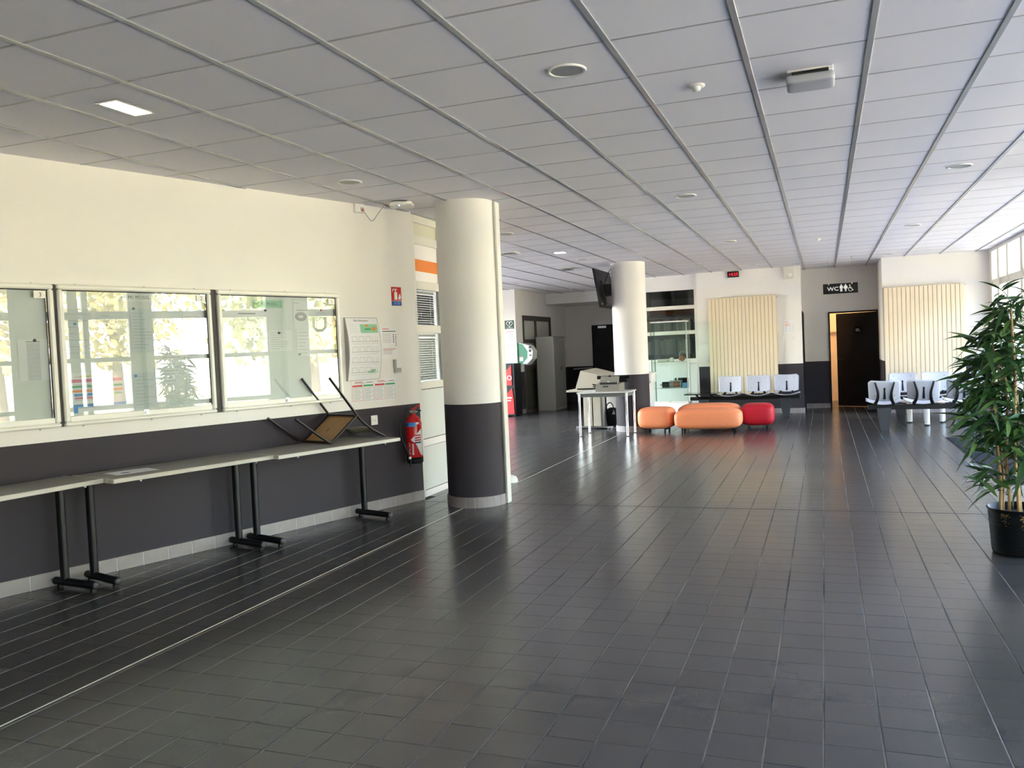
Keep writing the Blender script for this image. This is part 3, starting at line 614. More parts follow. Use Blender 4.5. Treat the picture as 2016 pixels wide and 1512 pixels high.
# posters
def poster(name, label, s0, s1, z0, z1, cat='poster'):
    o = MB().box(0, s1-s0, -0.0025, 0, 0, z1-z0).build(name, PAPER, None, W(s0, 0.001, z0), LRZ); tag(o, label, cat); return o, s1-s0, z1-z0
p, w, h = poster('instruction_poster', 'white emergency instruction poster half behind the evacuation plan', 3.40, 3.672, 1.475, 1.775)
bars(MB(), [(0.08, w*0.72, h*(0.80-0.055*k), h*(0.80-0.055*k)+0.003) for k in range(6)]+[(0.08, 0.2, h*0.14+0.012*k, h*0.14+0.0145+0.012*k-0.0115) for k in range(4)], -0.004).build('printed_text', INKG, p)
bars(MB(), [(0.08, w*0.62, h*0.955, h*0.975), (0.08, w*0.93, h*0.30, h*0.315), (0.08, w*0.8, h*0.26, h*0.275)], -0.004).build('red_lines', REDP, p)
bars(MB(), [(w*0.80, w*0.86, h*(0.76-0.06*k), h*(0.79-0.06*k)) for k in range(5)]+[(w*0.92, w*0.97, h*(0.76-0.06*k), h*(0.785-0.06*k)) for k in range(7)]+[(0.08, w*0.95, h*0.875, h*0.90)], -0.004).build('pictograms', INK, p)
for k, (a, b_) in enumerate(((3.055, 3.335), (3.340, 3.622))):
    p, w, h = poster('safety_poster', ('left' if k == 0 else 'right')+' safety notice with red and green panels under the evacuation plan', a, b_, 1.068, 1.278)
    for m_, x0, x1 in ((REDP, 0.04, 0.49), (GREENP, 0.53, 0.97)):
        bars(MB(), [(w*x0, w*x1, h*0.70, h*0.78), (w*x0, w*x0+0.003, h*0.06, h*0.78), (w*x1-0.003, w*x1, h*0.06, h*0.78), (w*x0, w*x1, h*0.05, h*0.065)], -0.004).build('panel_border', m_ if x0 < 0.5 else INKG, p)
        if x0 > 0.5: bars(MB(), [(w*x0, w*x1, h*0.70, h*0.78)], -0.0045).build('panel_header', m_, p)
        bars(MB(), [(w*x0+0.012, w*x1-0.012*(1+q % 3), h*(0.64-0.065*q), h*(0.64-0.065*q)+0.0035) for q in range(9)], -0.0042).build('printed_text', INKG, p)
    bars(MB(), [(w*0.15, w*0.48, h*0.90, h*0.925)], -0.004).build('red_title', REDP, p); bars(MB(), [(w*0.15, w*0.6, h*0.85, h*0.875), (w*0.66, w*0.95, h*0.86, h*0.90)], -0.004).build('title_lines', INKG, p)
r = wthing('leaflet_holder', 'small clear leaflet bracket on the wall beside the evacuation plan', 'holder', 3.61, 0, 1.33)
box('side_plate', GREYM, r, 0.0, 0.028, -0.02, 0, 0.045, 0.13); box('pocket', GREYM, r, 0.004, 0.088, -0.022, 0, 0.0, 0.045); box('back_plate', PLAINW, r, 0.028, 0.10, -0.004, 0, 0.045, 0.13)
# extinguisher sign
p = MB().box(0, 0.132, -0.003, 0, 0, 0.186).build('extinguisher_sign', RED, None, W(3.63, 0.001, 1.997), LRZ); tag(p, 'red fire extinguisher sign with blue strip high on the wall', 'sign')
box('blue_strip', BLUEP, p, 0.0, 0.132, -0.0036, -0.003, 0.0, 0.045); box('white_line', WHITEP, p, 0.0, 0.132, -0.0038, -0.003, 0.045, 0.049)
mb = MB(); bars(mb, [(0.035, 0.075, 0.06, 0.135), (0.047, 0.063, 0.135, 0.165), (0.015, 0.075, 0.158, 0.167), (0.012, 0.02, 0.140, 0.163)], -0.0045); mb.build('extinguisher_symbol', WHITEP, p)
mb = MB(); mb.add([(x, -0.0045, z) for x, z in ((0.09, 0.06), (0.118, 0.062), (0.124, 0.09), (0.115, 0.11), (0.118, 0.125), (0.107, 0.108), (0.10, 0.118), (0.098, 0.095), (0.09, 0.085))], [tuple(range(9))]); mb.build('flame_symbol', WHITEP, p)
mb = MB(); mb.disc_xz(0.042, 0.023, 0.014, -0.0045); mb.disc_xz(0.09, 0.023, 0.014, -0.0045); mb.build('class_symbols', LBLUE, p)
# socket
r = wthing('wall_socket', 'white wall socket on the dark band above the table end', 'socket', 3.275, 0, 0.835)
box('plate', PLAINW, r, 0, 0.086, -0.012, 0, 0, 0.092, b=0.004); MB().lathe([(0.031, 0.0), (0.031, 0.004), (0.026, 0.004), (0.024, -0.004), (0.0, -0.004)], (0.043, -0.0125, 0.046), 24, axis='y').build('socket_ring', PLAINW, r)
MB().cyl((0.043, -0.010, 0.040), (0.043, -0.022, 0.040), 0.004, n=8).build('earth_pin', STEEL, r)
for dx in (-0.01, 0.01): MB().disc_xz(0.043+dx, 0.048, 0.004, -0.0135, 8).build('hole', BLACK, r)
# fire extinguisher
r = wthing('fire_extinguisher', 'red fire extinguisher hung on the dark band beside the partition', 'fire extinguisher', 3.735, 0.115, 0.415)
R = 0.082
MB().lathe([(0.0, 0.045), (R-0.004, 0.045), (R, 0.055), (R, 0.40), (R-0.012, 0.44), (R*0.62, 0.468), (0.03, 0.478), (0.026, 0.50), (0, 0.50)], n=32).build('cylinder', RED, r)
MB().lathe([(0, 0.0), (R-0.008, 0.0), (R+0.002, 0.012), (R+0.002, 0.062), (R-0.01, 0.062)], n=32).build('foot_ring', BLACKP, r)
mb = MB().box(-0.02, 0.02, -0.02, 0.02, 0.495, 0.53); mb.cyl((-0.05, 0, 0.512), (0.055, 0, 0.512), 0.011, n=10); mb.build('valve', STEEL, r)
MB().tube([(-0.02, 0, 0.532), (0.02, 0.0, 0.545), (0.10, 0, 0.575)], [0.011, 0.012, 0.008], 8).build('lever', RED, r); MB().tube([(0.0, 0, 0.522), (0.06, 0, 0.527), (0.11, 0, 0.518)], 0.008, 8).build('carry_handle', BLACK, r)
MB().tube(chaikin([(-0.04, 0, 0.512), (-0.09, 0, 0.50), (-0.155, 0.02, 0.44), (-0.17, 0.03, 0.33), (-0.135, 0.02, 0.22), (-0.10, -0.01, 0.11), (-0.088, -0.02, 0.05)], 3), 0.0115, 10).build('hose', BLACKP, r)
mb = MB().cyl((-0.088, -0.02, 0.055), (-0.08, -0.02, 0.02), 0.014, n=10); mb.cyl((-0.08, -0.02, 0.02), (-0.08, -0.02, -0.03), 0.008, n=8); mb.build('nozzle', BLACK, r)
MB().cyl((-0.09, -0.02, 0.075), (-0.088, -0.02, 0.052), 0.0145, n=10).build('hose_collar', WHITEP, r)
def wrap(a0, a1, z0, z1, rr, mt, nm, shape=None):
    mb = MB(); n = 10; vs = []
    for k in range(n+1):
        a = a0+(a1-a0)*k/n; lo, hi = (z0, z1) if shape is None else shape(k/n)
        vs += [(rr*math.sin(a), -rr*math.cos(a), lo), (rr*math.sin(a), -rr*math.cos(a), hi)]
    mb.add(vs, [(2*k, 2*k+2, 2*k+3, 2*k+1) for k in range(n)], True); return mb.build(nm, mt, r)
wrap(-2.0, -0.50, 0.372, 0.412, R+0.0008, LBLUE, 'blue_band'); wrap(-2.0, -1.40, 0.376, 0.408, R+0.0012, BLUEP, 'blue_band_dark'); wrap(-0.5, -0.05, 0.392, 0.412, R+0.0012, WHITEP, 'band_tag')
wrap(-1.15, 0.45, 0, 0, R+0.0008, WHITEP, 'white_flash', lambda u: ((0.235-0.03*u/0.35 if u < 0.35 else 0.205-0.125*min(1, (u-0.35)/0.4)), (0.245+0.10*min(1, u/0.85))))
for k in range(4): wrap(-0.70, 0.15, 0.275-0.024*k, 0.290-0.024*k, R+0.0013, REDP if k < 3 else INK, 'printed_block')
t_ = text('PP EG ANT', 0.030, WHITEP, r, 0, 0, 0, rot=math.pi/2)
for k_ in range(2): wrap(-1.05+0.12*k_, -0.97+0.12*k_, 0.09, 0.20, R+0.001, WHITEP, 'small_print')
for v in t_.data.vertices: a = -1.25+(v.co.x)/R; v.co = ((R+0.001)*math.sin(a), -(R+0.001)*math.cos(a), 0.095+v.co.z*0.8)
# wall box, cable and access point at the ceiling
r = wthing('junction_box', 'small white data outlet box at the top of the wall', 'outlet box', 3.195, 0, 2.875); box('case', PLAINW, r, 0, 0.11, -0.035, 0, 0, 0.084, b=0.004); box('socket_face', GREYM, r, 0.062, 0.10, -0.040, -0.035, 0.012, 0.05); box('plug', REDP, r, 0.072, 0.092, -0.048, -0.040, 0.016, 0.032)
mb = MB(); ap = Vector((-3.74, 7.22, 2.945)); a0 = W(3.278, 0.045, 2.895); a1 = ap+Vector((-0.13, -0.09, -0.012))
mid = (a0+a1)/2; pts = [a0+Vector((0.005, -0.005, 0)), a0+Vector((0.03, 0.03, -0.06)), a0*0.62+a1*0.38+Vector((0, 0, -0.135)), a0*0.3+a1*0.7+Vector((0, 0, -0.06)), a1]
tag(mb.tube(chaikin(pts, 3), 0.0035, 6).build('data_cable', INKG), 'thin looping data cable between wall box and ceiling device', 'cable')
r = thing('access_point', 'white square wireless access point hanging below the ceiling near column', 'access point', ap, 0.35)
MB().sq((0, 0, -0.012), 0.115, 0.115, 0.022, 0.5, 0.35, 32, 10).build('shell', PLAINW, r); box('mount', DARKGAP, r, -0.07, 0.07, -0.07, 0.07, 0.004, 0.014); MB().cyl((-0.01, -0.09, -0.03), (-0.01, -0.09, -0.034), 0.005, n=8).build('status_light', mat('green_led', (0.1, 0.8, 0.4), 0.4, emit=(0.2, 1.0, 0.6), estr=2.0), r)
# folding tables against the wall
def table(s0, off, L, depth, rot, label, ls, foot, zt=0.755):
    r = thing('table', label, 'table', W(s0, off, 0), LRZ+rot, 'narrow tables against the noticeboard wall')
    MB().bbox(0, L, -depth, 0, zt-0.028, zt, b=0.006).build('table_top', TTOP, r)
    MB().bbox(-0.004, L+0.004, -depth-0.006, -depth+0.004, zt-0.030, zt+0.001, b=0.004).build('edge_band', TEDGE, r); box('edge_band', TEDGE, r, -0.005, 0.003, -depth, 0, zt-0.029, zt+0.0005); box('edge_band', TEDGE, r, L-0.003, L+0.005, -depth, 0, zt-0.029, zt+0.0005)
    for x in ls:
        MB().cyl((x, -0.105, 0.05), (x, -0.105, zt-0.028), 0.029, n=20).build('post', BLACK, r)
        ft = MB().cyl((x, -0.005, 0.042), (x, -foot, 0.042), 0.027, n=18).build('foot', BLACK, r)
        MB().sq((x, -foot-0.001, 0.042), 0.0275, 0.014, 0.0275, 1, 1, 16, 8).build('foot_cap', mat('foot_cap', (0.03, 0.03, 0.033), 0.5) if 'foot_cap' not in MATS else MATS['foot_cap'], ft)
        for yy in (-0.05, -foot+0.03): MB().box(x-0.016, x+0.016, yy-0.012, yy+0.012, 0, 0.02).build('glide', BLACKP, ft)
        MB().box(x-0.03, x+0.03, -depth+0.08, -0.04, zt-0.034, zt-0.028).build('bracket', BLACK, r)
    for x in (0.20, L-0.16): MB().sq((x, -depth+0.02, zt-0.036), 0.008, 0.008, 0.008, 1, 1, 10, 6).build('screw_cap', WHITEP, r)
table(-0.94, 0.30, 1.375, 0.47, math.radians(12), 'narrow black legged table cut by the left picture edge', (0.10, 1.27), 0.42)
table(0.455, 0.058, 1.295, 0.55, math.radians(2), 'middle narrow black legged table with a sheet of paper on it', (0.055, 1.24), 0.42)
table(1.755, 0.025, 1.31, 0.60, math.radians(0.5), 'narrow black legged table carrying the upturned chair', (0.105, 1.285), 0.45)
o = MB().box(0, 0.30, -0.21, 0, 0, 0.0012).build('paper_sheet', PAPER, None, W(0.60, 0.21, 0.7555), LRZ-0.06); tag(o, 'white printed sheet lying on the middle narrow table', 'paper')
bars(MB(), [], 0); mb = MB(); mb.prism_xy([(0.09+0.035*math.cos(t*math.pi/8), -0.14+0.025*math.sin(t*math.pi/8)) for t in range(16)], 0.0012, 0.0016); mb.build('printed_logo', BLUEP, o)
mb = MB()
for k in range(5): mb.box(0.14, 0.27-0.02*(k % 2), -0.16+k*0.02, -0.157+k*0.02, 0.0012, 0.0015)
mb.build('printed_text', INKG, o)
# upturned chair: local x along wall, y out of the wall is negative
r = wthing('chair', 'upturned brown tubular school chair lying on the table', 'chair', 2.44, 0.04, 0.757)
AN = math.radians(35.2); CW = 0.385
def cp(y, z, o): y = 0.37-y; return Vector((y*math.cos(AN)+z*math.sin(AN), -o, 0.012+y*math.sin(AN)-z*math.cos(AN)))
tr_ = 0.0115
for o_ in (0.0, CW):
    MB().tube(chaikin([cp(0.52, -0.40, o_), cp(0.39, -0.03, o_), cp(0.36, 0.0, o_), cp(0.30, 0.0, o_), cp(0.0, 0.0, o_)], 2), tr_, 12).build('front_leg', BROWN, r)
    MB().tube(chaikin([cp(0.03, -0.445, o_), cp(0.0, -0.05, o_), cp(-0.005, 0.06, o_), cp(-0.06, 0.22, o_), cp(-0.135, 0.36, o_)], 2), tr_, 12).build('rear_leg', BROWN, r)
MB().tube([cp(0.36, 0.002, 0), cp(0.36, 0.002, CW)], tr_, 10).build('front_rail', BROWN, r); MB().tube([cp(0.012, -0.012, 0), cp(0.012, -0.012, CW)], tr_*0.9, 10).build('rear_rail', BROWN, r)
mb = MB(); q = [cp(0.365, 0.004, 0.012), cp(0.365, 0.004, CW-0.012), cp(0.01, 0.004, CW-0.012), cp(0.01, 0.004, 0.012)]; up_ = cp(0, 0.014, 0)-cp(0, 0.0, 0)
mb.add([p for p in q]+[p+up_ for p in q], [(0, 1, 2, 3), (7, 6, 5, 4), (0, 4, 5, 1), (1, 5, 6, 2), (2, 6, 7, 3), (3, 7, 4, 0)]); mb.build('seat', PLY, r, fix=True)
mb = MB(); n = 10; vs = []
for k in range(n+1):
    o_ = CW*k/n; c_ = 0.035*math.sin(math.pi*k/n)
    for z in (0.235, 0.345): y = -0.068-0.53*(z-0.235); vs += [cp(y-c_, z, o_), cp(y-c_-0.010, z, o_)]
mb.add(vs, [f for k in range(n) for f in ((4*k, 4*k+2, 4*k+6, 4*k+4), (4*k+1, 4*k+5, 4*k+7, 4*k+3), (4*k, 4*k+4, 4*k+5, 4*k+1), (4*k+2, 4*k+3, 4*k+7, 4*k+6))]+[(0, 1, 3, 2), (4*n, 4*n+2, 4*n+3, 4*n+1)], True); mb.build('backrest', PLYG, r, fix=True)
mb = MB().tube([cp(0.20+0.02*math.cos(t), -0.001+0.0, 0.17+0.018*math.sin(t)) for t in [0.3*k for k in range(12)]], 0.0016, 5); mb.build('pencil_scrawl', INK, r)

# ================================================================== CEILING DEVICES
DLW = mat('downlight_rim', (0.74, 0.74, 0.72), 0.35); DLG = mat('downlight_lens', (0.30, 0.31, 0.31), 0.35)
def downlight(x, y, label, r=0.105):
    o = thing('downlight', label, 'ceiling lamp', (x, y, CEIL), 0, 'round recessed downlights')
    MB().lathe([(r*0.80, 0.004), (r*0.82, -0.006), (r*0.95, -0.010), (r, -0.004), (r, 0.004)], n=40).build('rim', DLW, o)
    MB().lathe([(r*0.83, -0.004), (r*0.4, -0.003), (0.0, -0.0025)], n=40).build('lens', DLG, o)
for x, y, l in ((-1.235, 4.35, 'large round unlit downlight near the ceiling middle'), (-1.245, 8.52, 'round downlight above the floor joint, second along the middle row'),
                (1.18, 8.48, 'round downlight on the right near the windows'), (1.176, 12.64, 'round downlight on the right halfway to the radiator wall'), (-1.256, 12.70, 'round downlight third along the middle row'),
                (-1.23, 16.85, 'round downlight close to the clock wall'), (-3.67, 6.17, 'round downlight near the noticeboard wall left of the column'), (-3.677, 9.86, 'round downlight just behind the near column'),
                (-3.683, 13.43, 'round downlight left of the television'), (-6.18, 17.1, 'round downlight before the heart sign pier'), (-5.65, 19.7, 'round downlight over the corridor beside the beam'), (1.15, 16.8, 'round downlight above the right seat row')):
    downlight(x, y, l)
def ledpanel(cx, cy, w, h, label):
    o = thing('led_lamp', label, 'ceiling lamp', (cx, cy, CEIL), 0)
    for a in ((-w/2-0.02, w/2+0.02, -h/2-0.02, -h/2), (-w/2-0.02, w/2+0.02, h/2, h/2+0.02), (-w/2-0.02, -w/2, -h/2, h/2), (w/2, w/2+0.02, -h/2, h/2)): MB().box(*a, -0.006, 0.002).build('frame_side', STEEL, o)
    box('diffuser', LED, o, -w/2, w/2, -h/2, h/2, -0.004, 0.001)
ledpanel(-3.66, 3.765, 0.12, 0.26, 'lit rectangular recessed lamp near the noticeboard wall'); ledpanel(-3.71, 12.27, 0.16, 0.16, 'small lit square recessed lamp far behind the near column')
r = thing('air_unit', 'boxy white air terminal hanging below the ceiling', 'ceiling unit', (-0.028, 5.045, CEIL), 0)
MB().sq((0, 0, -0.048), 0.128, 0.105, 0.028, 0.35, 0.22, 40, 12).build('cover', mat('unit_grey', (0.42, 0.43, 0.47), 0.45), r); box('backplate', PLAINW, r, -0.12, 0.12, -0.105, 0.10, -0.012, 0.0, b=0.003)
for k in range(2): box('slot', DARKGAP, r, -0.095, 0.095, -0.109, -0.09, -0.03+k*0.011, -0.024+k*0.011)
box('neck', PLAINW, r, -0.10, 0.10, -0.085, 0.085, -0.03, -0.01)
def detector(x, y, label, s=1.0):
    o = thing('smoke_detector', label, 'smoke detector', (x, y, CEIL), 0)
    MB().lathe([(0.048*s, 0), (0.048*s, -0.008*s), (0.03*s, -0.010*s), (0.0, -0.010*s)], n=24).build('base', PLAINW, o); MB().lathe([(0.026*s, -0.009*s), (0.024*s, -0.028*s), (0.012*s, -0.036*s), (0, -0.037*s)], n=20).build('dome', PLAINW, o)
detector(-0.641, 4.954, 'small white domed detector on the near ceiling'); detector(-0.04, 13.34, 'small white domed detector far along the ceiling')
for x, y, l in ((-4.345, 11.78, 'pale ceiling vent device just behind the near column'), (-4.32, 14.72, 'pale ceiling vent device left of the television')):
    o = thing('ceiling_vent', l, 'vent', (x, y, CEIL), 0); box('base', PLAINW, o, -0.13, 0.13, -0.13, 0.13, -0.012, 0, b=0.003); box('raised_plate', STEEL, o, -0.09, 0.09, -0.09, 0.09, -0.035, -0.02, b=0.003); box('core', DARKGAP, o, -0.06, 0.06, -0.06, 0.06, -0.02, -0.012)

# ================================================================== CLOCK WALL
def radiator(x0, x1, yw, z0, z1, n, label):
    o = thing('radiator', label, 'radiator', (x0, yw-0.02, z0), 0); w = x1-x0; h = z1-z0; s_ = w/n
    box('back_panel', RADG, o, 0.01, w-0.01, -0.055, -0.02, 0.02, h-0.02)
    for k in range(n): MB().bbox(k*s_+0.003, (k+1)*s_-0.003, -0.085, -0.05, 0, h, b=0.006).build('slat', RADI, o)
    box('end_cap', RADI, o, 0, 0.012, -0.08, 0, 0.01, h-0.01); box('end_cap', RADI, o, w-0.012, w, -0.08, 0, 0.01, h-0.01)
    MB().cyl((w, -0.04, h-0.03), (w+0.03, -0.04, h-0.03), 0.012, n=8).build('valve', STEEL, o)
    for x in (0.2, w-0.2): box('wall_bracket', GREYF, o, x, x+0.04, -0.03, 0, h*0.8, h*0.84)
radiator(-2.225, -0.88, 17.85, 0.42, 2.405, 18, 'tall cream slatted radiator below the digital clock'); radiator(1.09, 2.445, 17.5, 0.42, 2.385, 18, 'tall cream slatted radiator beside the windows')
r = thing('digital_clock', 'small black digital clock with red figures high on the wall', 'clock', (-1.815, 17.85, 2.815), 0)
box('case', BLACKP, r, 0, 0.225, -0.06, 0, 0, 0.12, b=0.004); t_ = text('14:25', 0.088, LEDRED, r, 0.02, -0.062, 0.030, 'digits', thick=0.001, bold=0.0006)
r = thing('alarm_speaker', 'white square wall speaker at the ceiling edge right of the clock', 'speaker', (-0.715, 17.85, 2.70), 0)
MB().prism_yz([(0, 0), (-0.07, 0), (-0.10, 0.25), (0, 0.25)], 0, 0.19).build('case', mat('speaker_white', (0.66, 0.65, 0.58), 0.5), r, fix=True); MB().lathe([(0.036, 0), (0.036, 0.01), (0.028, 0.012), (0.0, 0.006)], (0.125, -0.082, 0.08), 20, axis='y').build('horn', PLAINW, r); MB().disc_xz(0.08, 0.18, 0.006, -0.093, 8).build('indicator', GREYF, r)
p = MB().box(0, 0.20, -0.002, 0, 0, 0.27).build('price_list', PAPER, None, (-0.742, 17.848, 1.605), 0); tag(p, 'white list sheet with orange heading above the two switches', 'notice')
bars(MB(), [(0.02, 0.09, 0.235, 0.245)]+[(0.02, 0.10+0.01*(k % 2), 0.20-0.02*k, 0.207-0.02*k) for k in range(3)], -0.003).build('orange_lines', ORANGEP, p); bars(MB(), [(x, x+0.025, 0.20-0.03*k, 0.205-0.03*k) for k in range(6) for x in (0.03, 0.11, 0.16)], -0.003).build('printed_lines', INKG, p)
for x, l in ((-0.775, 'left white light switch under the list sheet'), (-0.63, 'right white light switch under the list sheet')):
    o = thing('light_switch', l, 'switch', (x, 17.85, 1.49), 0); box('plate', PLAINW, o, 0, 0.092, -0.012, 0, 0, 0.082, b=0.004); box('rocker', BOARDF, o, 0.022, 0.07, -0.017, -0.012, 0.018, 0.064, b=0.003); box('marker', GREYF, o, 0.044, 0.05, -0.0185, -0.017, 0.03, 0.05)
# ------------------------------------------------------------------ hanging WC sign
def man(mb, x, z, h, y, dress=False):
    s_ = h/1.0
    mb.disc_xz(x, z+0.90*s_, 0.085*s_, y)
    if not dress: bars(mb, [(x-0.13*s_, x+0.13*s_, z+0.42*s_, z+0.79*s_), (x-0.20*s_, x-0.14*s_, z+0.45*s_, z+0.78*s_), (x+0.14*s_, x+0.20*s_, z+0.45*s_, z+0.78*s_), (x-0.13*s_, x-0.015*s_, z, z+0.44*s_), (x+0.015*s_, x+0.13*s_, z, z+0.44*s_)], y)
    else:
        mb.add([(x+a*s_, y, z+b_*s_) for a, b_ in ((-0.11, 0.79), (0.11, 0.79), (0.22, 0.36), (-0.22, 0.36))][::-1], [(0, 1, 2, 3)]); bars(mb, [(x-0.09*s_, x-0.012*s_, z, z+0.37*s_), (x+0.012*s_, x+0.09*s_, z, z+0.37*s_)], y)
        for sg in (-1, 1): mb.add([(x+sg*a*s_, y, z+b_*s_) for a, b_ in ((0.12, 0.79), (0.17, 0.77), (0.31, 0.47), (0.25, 0.45))], [(0, 1, 2, 3)])
def wheel(mb, x, z, h, y):
    s_ = h
    mb.disc_xz(x-0.10*s_, z+0.88*s_, 0.085*s_, y)
    mb.tube([(x-0.10*s_, y, z+0.76*s_), (x-0.07*s_, y, z+0.42*s_), (x+0.16*s_, y, z+0.40*s_), (x+0.30*s_, y, z+0.12*s_), (x+0.40*s_, y, z+0.17*s_)], 0.042*s_, 6); mb.tube([(x-0.08*s_, y, z+0.58*s_), (x+0.13*s_, y, z+0.56*s_)], 0.035*s_, 6)
    mb.tube([(x-0.02*s_+0.29*s_*math.cos(t), y, z+0.29*s_+0.29*s_*math.sin(t)) for t in [2.1+k*0.3 for k in range(14)]], 0.035*s_, 6)
r = thing('wc_sign', 'black hanging sign reading WC with white figures', 'sign', (0.017, 16.7, 2.295), 0)
box('panel', mat('sign_black', (0.012, 0.012, 0.013), 0.65, spec=0.15), r, 0, 0.60, -0.005, 0.005, 0, 0.188, b=0.002)
text('WC', 0.098, WHITEP, r, 0.072, -0.0065, 0.058, sx=1.15, bold=0.0015); mb = MB(); man(mb, 0.315, 0.035, 0.135, -0.0065); mb.build('man_symbol', WHITEP, r); mb = MB(); man(mb, 0.39, 0.035, 0.135, -0.0065, True); mb.build('woman_symbol', WHITEP, r); mb = MB(); wheel(mb, 0.475, 0.035, 0.125, -0.0065); mb.build('wheelchair_symbol', WHITEP, r)
for x in (0.10, 0.50): box('clip', PLAINW, r, x-0.008, x+0.008, -0.008, 0.008, 0.165, 0.205); MB().cyl((x, 0, 0.2), (x, 0, CEIL-2.295), 0.0012, n=6).build('wire', GREYF, r); MB().cyl((x, 0, CEIL-2.295-0.05), (x, 0, CEIL-2.295), 0.009, n=8).build('hook', STEEL, r)
p = thing('door_plate', 'small black toilet plate fixed on the dark door', 'sign', (0.66, 19.02, 1.56), 0)
# the plate hangs on the swung leaf: place it in the leaf's plane
dd = 0.40; p.location = (1.045-dd*math.cos(ang)-0.02*math.sin(ang)-0.06, 19.02+dd*math.sin(ang)-0.02, 1.56); p.rotation_euler = (0, 0, -ang)
box('plate', mat('plate_black', (0.008, 0.008, 0.008), 0.2), p, 0, 0.125, -0.004, 0, 0, 0.135); mb = MB(); man(mb, 0.03, 0.035, 0.07, -0.005); man(mb, 0.06, 0.035, 0.07, -0.005, True); wheel(mb, 0.095, 0.035, 0.062, -0.005); mb.build('symbols', INKG, p)
# washroom lamp
r = thing('washroom_lamp', 'warm lamp glowing in the washroom behind the dark door', 'lamp', (0.6, 20.3, 2.90), 0); box('housing', PLAINW, r, -0.15, 0.15, -0.15, 0.15, 0.02, 0.06)
box('diffuser', mat('warm_lamp', (0.9, 0.8, 0.6), 0.4, emit=(1.0, 0.66, 0.32), estr=14.0), r, -0.14, 0.14, -0.14, 0.14, 0.0, 0.02)
tag(MB().box(-0.35, 1.55, 21.12, 21.2, 1.62, 1.68).build('washroom_shelf', WARMW), 'pale rail seen through the washroom door gap', 'shelf')

# ================================================================== SEATING
def seat_shell(parent, cx, back_y, face, zt=0.815):
    # face = -1: occupant looks towards -y (towards the camera); +1 looks away
    w = 0.46; n = 14
    def zseat(u): return 0.475-0.055*(1-u*u)
    mb = MB(); vs = []; m_ = 8
    for j in range(m_+1):
        d = 0.43*j/m_
        for i in range(n+1):
            u = -1+2*i/n; vs.append((cx+u*(0.26-0.01*abs(j-4)/4), back_y+face*d, zseat(u)+0.025*(d/0.43)**2-0.01*math.sin(d/0.43*math.pi)))
    k0 = len(vs); vs += [(x, y, z-0.010) for x, y, z in vs]; W_ = n+1
    fs = [(j*W_+i, j*W_+i+1, (j+1)*W_+i+1, (j+1)*W_+i) for j in range(m_) for i in range(n)]; fs += [tuple(k0+q for q in f[::-1]) for f in fs]
    per = [i for i in range(W_)]+[j*W_+n for j in range(1, m_+1)]+[m_*W_+i for i in range(n-1, -1, -1)]+[j*W_ for j in range(m_-1, 0, -1)]
    fs += [(per[q], per[(q+1) % len(per)], k0+per[(q+1) % len(per)], k0+per[q]) for q in range(len(per))]
    mb.add(vs, fs, True); st = mb.build('seat', SEATG, parent, fix=True)
    mb = MB(); rows = 12; vs = []
    for j in range(rows+1):
        v = j/rows
        half = 0.222+0.012*v
        if v > 0.86: half -= 0.05*((v-0.86)/0.14)**2
        for i in range(n+1):
            u = -1+2*i/n; z = 0.505-0.035*(1-u*u)*(1-v)+(zt-0.505-0.012*(1-u*u))*v
            vs.append((cx+u*half, back_y-face*(0.02+0.085*v)+face*0.05*u*u*0.9-face*0.02, z))
    k0 = len(vs); vs += [(x, y-face*0.010, z) for x, y, z in vs]
    hole = {(j, i) for j in range(0, 6) for i in (n//2-1, n//2) if j < 5}   # keyhole slot
    fs = [(j*W_+i, j*W_+i+1, (j+1)*W_+i+1, (j+1)*W_+i) for j in range(rows) for i in range(n)]
    mp = {}
    def narrow(q):
        return q
    keep = [f for t, f in enumerate(fs) if True]; allf = keep+[tuple(k0+q for q in f[::-1]) for f in keep]
    per = [i for i in range(W_)]+[j*W_+n for j in range(1, rows+1)]+[rows*W_+i for i in range(n-1, -1, -1)]+[j*W_ for j in range(rows-1, 0, -1)]
    allf += [(per[q], per[(q+1) % len(per)], k0+per[(q+1) % len(per)], k0+per[q]) for q in range(len(per))]
    mb.add(vs, allf, True); bk = mb.build('backrest', SEATG, parent, fix=True)
    # keyhole slot and bolts on both faces
    for off in (-face*0.010-face*0.0145, face*0.0025):
        yk = lambda v: back_y-face*(0.02+0.085*v)-face*0.02+off
        mb = MB(); mb.disc_xz(cx, 0.665, 0.016, yk(0.5), 12); mb.add([(cx-0.009, yk(0.5), 0.665), (cx+0.009, yk(0.5), 0.665), (cx+0.018, yk(0.08), 0.50), (cx-0.018, yk(0.08), 0.50)], [(0, 1, 2, 3)]); mb.build('keyhole_slot', BLACK, bk)
        for sx in (-0.14, 0.14):
            for zz, v in ((0.755, 0.8), (0.555, 0.2)): MB().sq((cx+sx, yk(v)+face*0.012, zz), 0.006, 0.006, 0.006, 1, 1, 8, 6).build('bolt', BLACK, bk)
    for sx in (-1, 1):
        pts = [(cx+sx*0.135, back_y-face*0.155, 0.77), (cx+sx*0.115, back_y-face*0.15, 0.70), (cx+sx*0.09, back_y-face*0.125, 0.60), (cx+sx*0.10, back_y-face*0.07, 0.49), (cx+sx*0.13, back_y+face*0.02, 0.43)]
        MB().tube(chaikin(pts, 2), [0.012+0.016*k/ (len(chaikin(pts, 2))-1) for k in range(len(chaikin(pts, 2)))], 8).build('curved_support', BLACK, parent)
